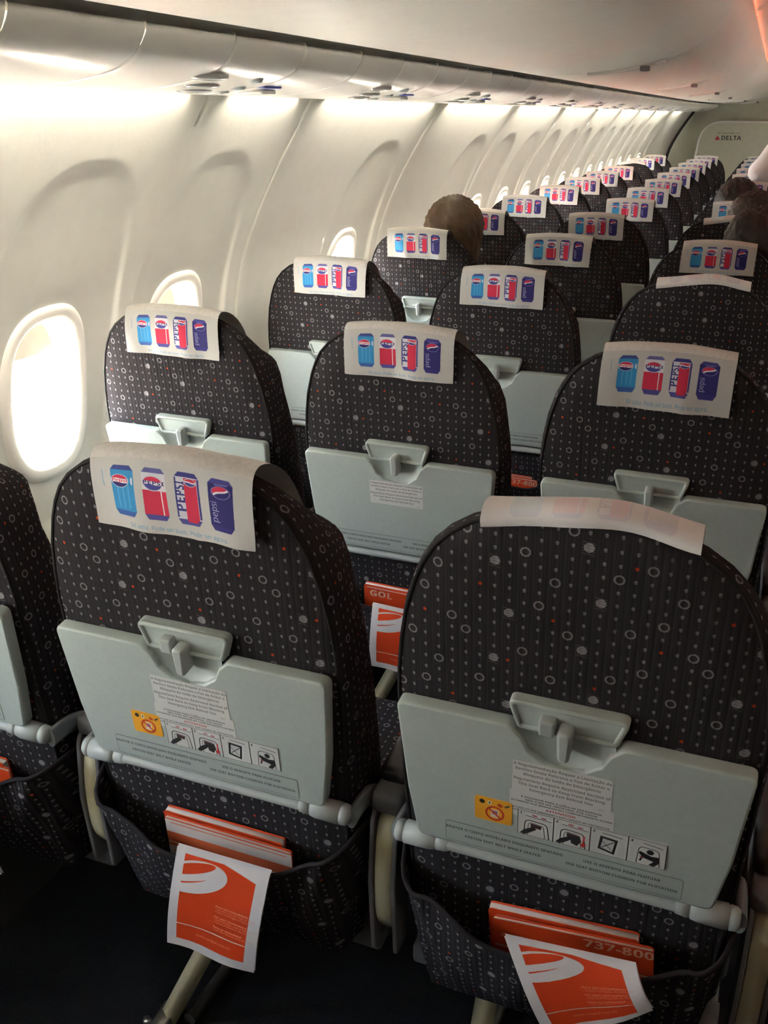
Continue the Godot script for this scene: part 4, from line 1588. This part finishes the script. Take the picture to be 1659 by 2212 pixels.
func bag_mesh(c: Array, m: Material, bow: float) -> ArrayMesh:   # corners: top left, top right, bottom right, bottom left
	var st := nst()
	for face in 2:
		var rows := []; var uvs := []
		for i in 13:
			var row := PackedVector3Array(); var uv := PackedVector2Array()
			var v := i / 12.0
			for j in 9:
				var u := j / 8.0
				var p: Vector3 = c[0].lerp(c[1], u).lerp(c[3].lerp(c[2], u), v)
				p.z += bow * sin(v * PI) + 0.003 * sin(u * 7.0 + v * 3.0) * v - 0.004 * face
				row.append(p); uv.append(Vector2(u, v))
			rows.append(row); uvs.append(uv)
		patch(st, rows, uvs)
	return done(st, m)

func card_picture(kind: int) -> ImageTexture:
	var im := pic(1000, 320, rgb(226, 76, 30))
	if kind == 0:
		write(im, "737-800", Vector2(790, 78), 120, rgb(240, 190, 168), 0, true)
		box2(im, 0, 0, 1000, 12, rgb(228, 222, 218))
		write(im, "Cartão de segurança", Vector2(330, 190), 58, rgb(240, 170, 140), 0, true)
	elif kind == 1:
		write(im, "GOL", Vector2(170, 90), 130, rgb(240, 200, 186), 0, true)
		box2(im, 0, 0, 1000, 10, rgb(228, 222, 218))
	elif kind == 3:
		im.fill(rgb(222, 216, 212))
		box2(im, 0, 12, 1000, 30, rgb(226, 96, 56)); box2(im, 40, 60, 960, 74, rgb(230, 140, 110)); box2(im, 0, 190, 1000, 320, rgb(224, 110, 70))
	else:
		box2(im, 60, 50, 960, 320, rgb(226, 222, 218))
		write(im, "Cardápio", Vector2(420, 150), 110, rgb(90, 80, 76))
	return tex(im)

func booklet(called: String, at: Vector3, size: Vector3, yaw: float, roll: float, cover: Material, label: String, category: String):
	# pages with a printed cover on the front, standing in the pocket; 'at' is the middle of the top edge
	var root := base(called, at)
	root.rotation = Vector3(TILT, yaw, roll)
	tag(root, label, category, "papers in the seat pockets")
	var st := nst()
	rbox(st, Vector3(0, -size.y * 0.5 - 0.001, 0), Vector3(size.x - 0.002, size.y - 0.002, size.z), 0.0012, 1)
	mi("pages", done(st, M.paper), root)
	st = nst()
	slab(st, rrect(size.x, size.y * 0.34, 0.006, Vector2(0, -size.y * 0.17), 3), size.z * 0.5 + 0.0002, size.z * 0.5 + 0.001, 0.0)
	slab(st, rrect(size.x, size.y * 0.67, 0.003, Vector2(0, -size.y * 0.67)), size.z * 0.5 + 0.0002, size.z * 0.5 + 0.0009, 0.0)
	mi("cover", done(st, cover), root)
	st = nst()
	slab(st, rrect(size.x, size.y, 0.006, Vector2(0, -size.y * 0.5)), -size.z * 0.5 - 0.001, -size.z * 0.5 - 0.0002, 0.0)
	mi("back_cover", done(st, M.orange), root)

func build_literature():
	var bag := printed(bag_picture(), 0.55)
	var c737 := printed(card_picture(0), 0.45)
	var cgol := printed(card_picture(1), 0.45)
	var cplain := printed(card_picture(3), 0.45)
	var cmenu := printed(card_picture(2), 0.5)
	# each bag hangs out of its pocket; corners relative to the seat
	var bags := [
		[1, 1, [Vector3(-0.026, 0.555, 0.038), Vector3(0.119, 0.556, 0.038), Vector3(0.085, 0.362, 0.044), Vector3(-0.058, 0.367, 0.044)], "orange and white air sickness bag hanging straight down from the middle seat pocket, rearmost row"],
		[1, 2, [Vector3(-0.050, 0.565, 0.038), Vector3(0.106, 0.580, 0.038), Vector3(0.133, 0.530, 0.050), Vector3(0.018, 0.435, 0.055)], "orange and white air sickness bag curling out of the aisle seat pocket, rearmost row"],
		[1, 0, [Vector3(-0.048, 0.535, 0.038), Vector3(0.106, 0.540, 0.038), Vector3(0.130, 0.390, 0.044), Vector3(-0.020, 0.372, 0.044)], "orange and white air sickness bag in the window seat pocket, rearmost row"],
		[2, 1, [Vector3(-0.043, 0.543, 0.038), Vector3(0.107, 0.536, 0.038), Vector3(0.104, 0.385, 0.044), Vector3(-0.048, 0.392, 0.044)], "orange and white air sickness bag in the middle seat pocket, second row from the rear"],
	]
	for b in bags:
		var o := mi("sickness_bag", bag_mesh(b[2], bag, 0.006), self)
		o.position = Vector3((b[1] - 1) * GAP, 0, -(b[0] - 1) * PITCH)
		tag(o, b[3], "paper bag", "air sickness bags in the seat pockets")
	for q in [[1, 1, 2], [1, 2, 0], [1, 0, 1], [2, 1, 1], [3, 1, 0], [2, 0, 0], [2, 2, 1]]:
		var at := Vector3((q[1] - 1) * GAP, 0, -(q[0] - 1) * PITCH)
		var where := "%s seat pocket, %s" % [["window", "middle", "aisle"][q[1]], row_words(q[0])]
		booklet("magazine", at + Vector3(0.010, 0.552, -0.026), Vector3(0.19, 0.16, 0.010), 0.03, [-0.02, -0.04, 0.06][q[1]], cmenu, "white-paged magazine in the %s" % where, "magazine")
		booklet("safety_card", at + Vector3(0.024, 0.551, -0.012), Vector3(0.20, 0.15, 0.003), 0.03, [-0.02, -0.05, 0.08][q[1]], [c737, cgol, cplain][q[2]], "orange safety card standing in the %s" % where, "safety card")

# ------------------------------------------------------------------ people
# bones: [a, b, radius at a, radius at b]; surface nets on a grid
func sdf(st: SurfaceTool, bones: Array, cell: float, k: float, paint: Callable):
	var lo: Vector3 = bones[0][0]; var hi: Vector3 = bones[0][0]
	for b in bones:
		var r: float = maxf(b[2], b[3]) + cell * 2.0
		for e in 2:
			lo = lo.min(b[e] - Vector3.ONE * r); hi = hi.max(b[e] + Vector3.ONE * r)
	var n := Vector3i(((hi - lo) / cell).ceil()) + Vector3i.ONE
	var f := PackedFloat32Array()
	f.resize(n.x * n.y * n.z)
	f.fill(1.0)
	var sy := n.x
	var sz := n.x * n.y
	for b in bones:
		var a: Vector3 = b[0]
		var ab: Vector3 = b[1] - a
		var l2 := maxf(ab.length_squared(), 1e-8)
		var ra: float = b[2]; var rb: float = b[3]
		var r := maxf(ra, rb) + k + cell * 2.0
		var p0 := Vector3i(((a.min(b[1]) - Vector3.ONE * r - lo) / cell).floor()).clamp(Vector3i.ZERO, n - Vector3i.ONE)
		var p1 := Vector3i(((a.max(b[1]) + Vector3.ONE * r - lo) / cell).ceil()).clamp(Vector3i.ZERO, n - Vector3i.ONE)
		for z in range(p0.z, p1.z + 1):
			for y in range(p0.y, p1.y + 1):
				var at := p0.x + y * sy + z * sz
				for x in range(p0.x, p1.x + 1):
					var p := lo + Vector3(x, y, z) * cell - a
					var t := clampf(p.dot(ab) / l2, 0.0, 1.0)
					var d := (p - ab * t).length() - lerpf(ra, rb, t)
					var o := f[at]
					var h := maxf(k - absf(d - o), 0.0) / k
					f[at] = minf(d, o) - h * h * k * 0.25
					at += 1
	var vid := {}
	var vs := []
	for z in n.z - 1:
		for y in n.y - 1:
			for x in n.x - 1:
				var at := x + y * sy + z * sz
				var s := Vector3.ZERO
				var cnt := 0
				var inside := 0
				for c in 8:
					if f[at + (c & 1) + ((c >> 1) & 1) * sy + (c >> 2) * sz] < 0.0: inside += 1
				if inside == 0 or inside == 8: continue
				for e in EDGES:
					var i0: int = at + (e[0] & 1) + ((e[0] >> 1) & 1) * sy + (e[0] >> 2) * sz
					var i1: int = at + (e[1] & 1) + ((e[1] >> 1) & 1) * sy + (e[1] >> 2) * sz
					var f0 := f[i0]; var f1 := f[i1]
					if (f0 < 0.0) == (f1 < 0.0): continue
					var c0 := Vector3(e[0] & 1, (e[0] >> 1) & 1, e[0] >> 2)
					var c1 := Vector3(e[1] & 1, (e[1] >> 1) & 1, e[1] >> 2)
					s += c0.lerp(c1, f0 / (f0 - f1)); cnt += 1
				vid[at] = vs.size()
				vs.append(lo + (Vector3(x, y, z) + s / cnt) * cell)
	ng(st)
	var emit := func(i: int, j: int, k2: int, l: int, flip: bool):
		if not (vid.has(i) and vid.has(j) and vid.has(k2) and vid.has(l)): return
		var q := [vs[vid[i]], vs[vid[j]], vs[vid[k2]], vs[vid[l]]]
		if flip: q.reverse()
		for w in [0, 1, 2, 0, 2, 3]:
			st.set_color(paint.call(q[w]))
			st.set_uv(Vector2.ZERO)
			st.add_vertex(q[w])
	for z in range(1, n.z - 1):
		for y in range(1, n.y - 1):
			for x in range(1, n.x - 1):
				var at := x + y * sy + z * sz
				var a := f[at] < 0.0
				if a != (f[at + 1] < 0.0): emit.call(at, at - sy, at - sy - sz, at - sz, not a)
				if a != (f[at + sy] < 0.0): emit.call(at, at - sz, at - sz - 1, at - 1, not a)
				if a != (f[at + sz] < 0.0): emit.call(at, at - 1, at - 1 - sy, at - sy, not a)

const EDGES := [[0, 1], [2, 3], [4, 5], [6, 7], [0, 2], [1, 3], [4, 6], [5, 7], [0, 4], [1, 5], [2, 6], [3, 7]]

func head_bones(c: Vector3, face: Vector3, up: Vector3) -> Array:   # c: middle of the skull
	var rt := up.cross(face).normalized()
	var at := func(r: float, u: float, f: float) -> Vector3: return c + rt * r + up * u + face * f
	var b := [
		[at.call(0, 0.022, -0.022), at.call(0, 0.025, 0.022), 0.078, 0.072],
		[at.call(0, -0.02, 0.03), at.call(0, -0.075, 0.062), 0.058, 0.030],
		[at.call(0.028, -0.055, 0.035), at.call(-0.028, -0.055, 0.035), 0.035, 0.035],
		[at.call(0, 0.005, 0.092), at.call(0, -0.035, 0.112), 0.009, 0.013],
		[at.call(-0.02, -0.068, 0.088), at.call(0.02, -0.068, 0.088), 0.009, 0.009],
		[at.call(-0.03, 0.018, 0.078), at.call(-0.02, 0.016, 0.082), 0.013, 0.013],
		[at.call(0.03, 0.018, 0.078), at.call(0.02, 0.016, 0.082), 0.013, 0.013],
		[at.call(0, -0.04, -0.03), at.call(0, -0.13, -0.035), 0.055, 0.056],
	]
	for s in [-1.0, 1.0]:
		b.append([at.call(0.080 * s, 0.012, -0.008), at.call(0.078 * s, -0.025, -0.004), 0.013, 0.009])
	return b

func hand_bones(wrist: Vector3, dir: Vector3, palm_n: Vector3, side: float) -> Array:
	var d := dir.normalized()
	var acr := d.cross(palm_n).normalized()
	var out := [[wrist, wrist + d * 0.05, 0.026, 0.030], [wrist + d * 0.05 + acr * 0.02, wrist + d * 0.085 + acr * 0.028, 0.018, 0.014], [wrist + d * 0.05 - acr * 0.02, wrist + d * 0.085 - acr * 0.028, 0.018, 0.014]]
	for k in 4:
		var o := (k - 1.5) * 0.020
		var l: float = [0.030, 0.036, 0.034, 0.026][k]
		var p0 := wrist + d * 0.085 + acr * o
		var p1 := p0 + (d * 0.9 + palm_n * 0.35).normalized() * l
		var p2 := p1 + (d * 0.6 + palm_n * 0.8).normalized() * l * 0.8
		out.append([p0, p1, 0.0095, 0.009]); out.append([p1, p2, 0.009, 0.0075])
	var t0 := wrist + d * 0.03 + acr * side * 0.026
	var t1 := t0 + (d * 0.6 + acr * side * 0.7 + palm_n * 0.2).normalized() * 0.035
	out.append([t0, t1, 0.012, 0.010]); out.append([t1, t1 + (d * 0.9 + palm_n * 0.4).normalized() * 0.03, 0.010, 0.008])
	return out

func skin_mat() -> StandardMaterial3D:
	var m := smat(Color.WHITE, 0.7, 0.0, 0.3)
	m.vertex_color_use_as_albedo = true
	return m

func seated_mesh(shirt: Color, pants: Color, skin: Color, lean: float, key: String) -> ArrayMesh:
	var st := nst()
	var hx := lean
	var body := [
		[Vector3(0, 0.52, -0.27), Vector3(0, 0.70, -0.25), 0.125, 0.118],
		[Vector3(-0.06, 0.70, -0.25), Vector3(-0.07, 0.86, -0.235), 0.10, 0.095],
		[Vector3(0.06, 0.70, -0.25), Vector3(0.07, 0.86, -0.235), 0.10, 0.095],
		[Vector3(-0.13, 0.905, -0.235), Vector3(0.13, 0.905, -0.235), 0.062, 0.062],
		[Vector3(0, 0.92, -0.235), Vector3(hx, 1.02, -0.235), 0.058, 0.052],
	]
	var hands := []
	for s in [-1.0, 1.0]:
		body.append([Vector3(0.09 * s, 0.525, -0.30), Vector3(0.11 * s, 0.535, -0.60), 0.085, 0.062])
		body.append([Vector3(0.11 * s, 0.535, -0.61), Vector3(0.11 * s, 0.10, -0.60), 0.058, 0.042])
		body.append([Vector3(0.11 * s, 0.05, -0.58), Vector3(0.115 * s, 0.04, -0.68), 0.040, 0.034])
		body.append([Vector3(0.165 * s, 0.895, -0.235), Vector3(0.175 * s, 0.70, -0.29), 0.052, 0.042])
		body.append([Vector3(0.175 * s, 0.69, -0.29), Vector3(0.10 * s, 0.645, -0.45), 0.040, 0.030])
		hands.append_array(hand_bones(Vector3(0.10 * s, 0.643, -0.455), Vector3(-0.25 * s, -0.12, -1), Vector3(0, -1, 0), -1.0))
	var shirt_l := shirt.srgb_to_linear(); var pants_l := pants.srgb_to_linear(); var skin_l := skin.srgb_to_linear()
	sdf(st, body, 0.016, 0.05, func(p: Vector3) -> Color:
		if p.y > 0.965: return skin_l
		if p.z < -0.33 and p.y < 0.61 or p.y < 0.55: return pants_l if p.y > 0.075 else pants_l * 0.4
		return shirt_l)
	sdf(st, hands, 0.006, 0.012, func(_p): return skin_l)
	sdf(st, head_bones(Vector3(hx, 1.09, -0.235), Vector3(0, 0, -1), Vector3.UP), 0.007, 0.022, func(_p): return skin_l)
	return done(st, skin_mat())

func hair_mesh(c: Vector3, fullness: float, long_: float, col: Color, seed_: int) -> ArrayMesh:
	var st := nst()
	var r := RandomNumberGenerator.new()
	r.seed = seed_
	var nz := FastNoiseLite.new()
	nz.seed = seed_
	nz.frequency = 9.0
	var rows := []
	var N := 72
	for i in 34:
		var v := i / 33.0
		var row := PackedVector3Array()
		for j in N + 1:
			var a := TAU * (j % N) / N
			var front := maxf(0.0, -cos(a))             # 1 towards the face
			var lowest := lerpf(-0.05 - long_, 0.055, smoothstep(0.1, 0.75, front))
			var elev := lerpf(PI * 0.5, -0.1, minf(v * 1.4, 1.0))
			var d := Vector3(sin(a) * cos(elev), sin(elev), cos(a) * cos(elev))
			var p := Vector3(d.x * 0.083, d.y * 0.088 + 0.022, d.z * 0.100)
			if v > 0.714:
				var w := (v - 0.714) / 0.286
				p.y = lerpf(p.y, lowest, w)
				p.x *= 1.0 - 0.18 * w; p.z *= 1.0 - 0.20 * w
			p.y = maxf(p.y, lowest)
			var n := nz.get_noise_3d(p.x * 10.0, p.y * 3.0, p.z * 10.0)
			var strand := 0.0016 * sin(j * 2.1 + n * 6.0)
			p += d * (0.010 + fullness + n * 0.010 + strand)
			row.append(c + p)
		rows.append(row)
	patch(st, rows)
	var m := smat(Color.WHITE, 0.5, 0.0, 0.5)
	var lo := col.darkened(0.45); var hi := col.lightened(0.10)
	m.albedo_color = Color.WHITE
	m.albedo_texture = noise_tex(0.35, lo, hi, 256, 3, seed_)
	m.uv1_triplanar = true
	m.uv1_scale = Vector3(12, 1.2, 12)
	return done(st, m)

func build_people():
	var skin := rgb(196, 150, 124)
	var seated := [
		[4, 0, 0.045, rgb(120, 110, 100), rgb(96, 70, 44), 0.014, 0.05, "seated passenger with full brown hair leaning in a window seat, head above the backrest", 3, 0.02],
		[4, 2, 0.110, rgb(60, 66, 88), rgb(48, 34, 28), 0.008, 0.0, "seated passenger with dark reddish brown hair in the aisle seat, fourth row from the rear", 4, 0.04],
		[5, 2, 0.085, rgb(84, 90, 94), rgb(58, 46, 34), 0.006, 0.0, "seated passenger with short cropped brown hair in the aisle seat, fifth row from the rear", 5, 0.025],
		[6, 2, -0.005, rgb(54, 54, 60), rgb(34, 26, 22), 0.010, 0.0, "seated passenger with short black hair in the aisle seat, sixth row from the rear", 6, 0.03],
	]
	for q in seated:
		var root := base("person", Vector3((q[1] - 1) * GAP + q[2] * 0.6, 0.0, -(q[0] - 1) * PITCH))
		tag(root, q[7], "person", "seated passengers")
		mi("body", seated_mesh(q[3], rgb(50, 54, 70), skin, q[2] * 0.4, str(q[0])), root)
		mi("hair", hair_mesh(Vector3(q[2] * 0.4, 1.09, -0.235), q[5], q[6], q[4], q[8]), root)
	stander(skin)

func stander(skin: Color):
	# crew member in a white shirt standing in the aisle, hands on the hips
	var root := base("person", Vector3(0.855, 0, -6.05))
	tag(root, "person in a white shirt standing in the aisle with an elbow out over the seats", "person")
	var st := nst()
	var body := [
		[Vector3(0, 0.98, 0), Vector3(0, 1.14, 0), 0.135, 0.120],
		[Vector3(-0.07, 1.16, 0), Vector3(-0.085, 1.34, 0), 0.105, 0.105],
		[Vector3(0.07, 1.16, 0), Vector3(0.085, 1.34, 0), 0.105, 0.105],
		[Vector3(-0.14, 1.41, 0), Vector3(0.14, 1.41, 0), 0.062, 0.062],
		[Vector3(0, 1.42, 0), Vector3(0, 1.54, -0.01), 0.058, 0.052],
	]
	var hands := []
	for s in [-1.0, 1.0]:
		body.append([Vector3(0.085 * s, 0.92, 0), Vector3(0.095 * s, 0.50, 0.0), 0.088, 0.062])
		body.append([Vector3(0.095 * s, 0.50, 0), Vector3(0.10 * s, 0.10, 0.02), 0.060, 0.042])
		body.append([Vector3(0.10 * s, 0.045, 0.03), Vector3(0.11 * s, 0.038, -0.14), 0.042, 0.032])
		body.append([Vector3(0.175 * s, 1.395, 0), Vector3(0.315 * s, 1.155, 0.03), 0.060, 0.056])
		body.append([Vector3(0.315 * s, 1.155, 0.03), Vector3(0.175 * s, 1.03, -0.08), 0.050, 0.034])
		hands.append_array(hand_bones(Vector3(0.17 * s, 1.025, -0.085), Vector3(-0.5 * s, -0.5, -0.6), Vector3(-1.0 * s, 0, 0.4), 1.0))
	var white := rgb(214, 206, 206).srgb_to_linear(); var navy := rgb(38, 40, 54).srgb_to_linear(); var sk := skin.srgb_to_linear()
	sdf(st, body, 0.017, 0.05, func(p: Vector3) -> Color:
		if p.y > 1.475: return sk
		if p.y < 0.085: return navy * 0.4
		return white if p.y > 1.0 or absf(p.x) > 0.22 else navy)
	sdf(st, hands, 0.006, 0.012, func(_p): return sk)
	sdf(st, head_bones(Vector3(0, 1.62, -0.01), Vector3(0, 0, -1), Vector3.UP), 0.007, 0.022, func(_p): return sk)
	mi("body", done(st, skin_mat()), root)
	mi("hair", hair_mesh(Vector3(0, 1.62, -0.01), 0.006, 0.0, rgb(40, 32, 28), 21), root)
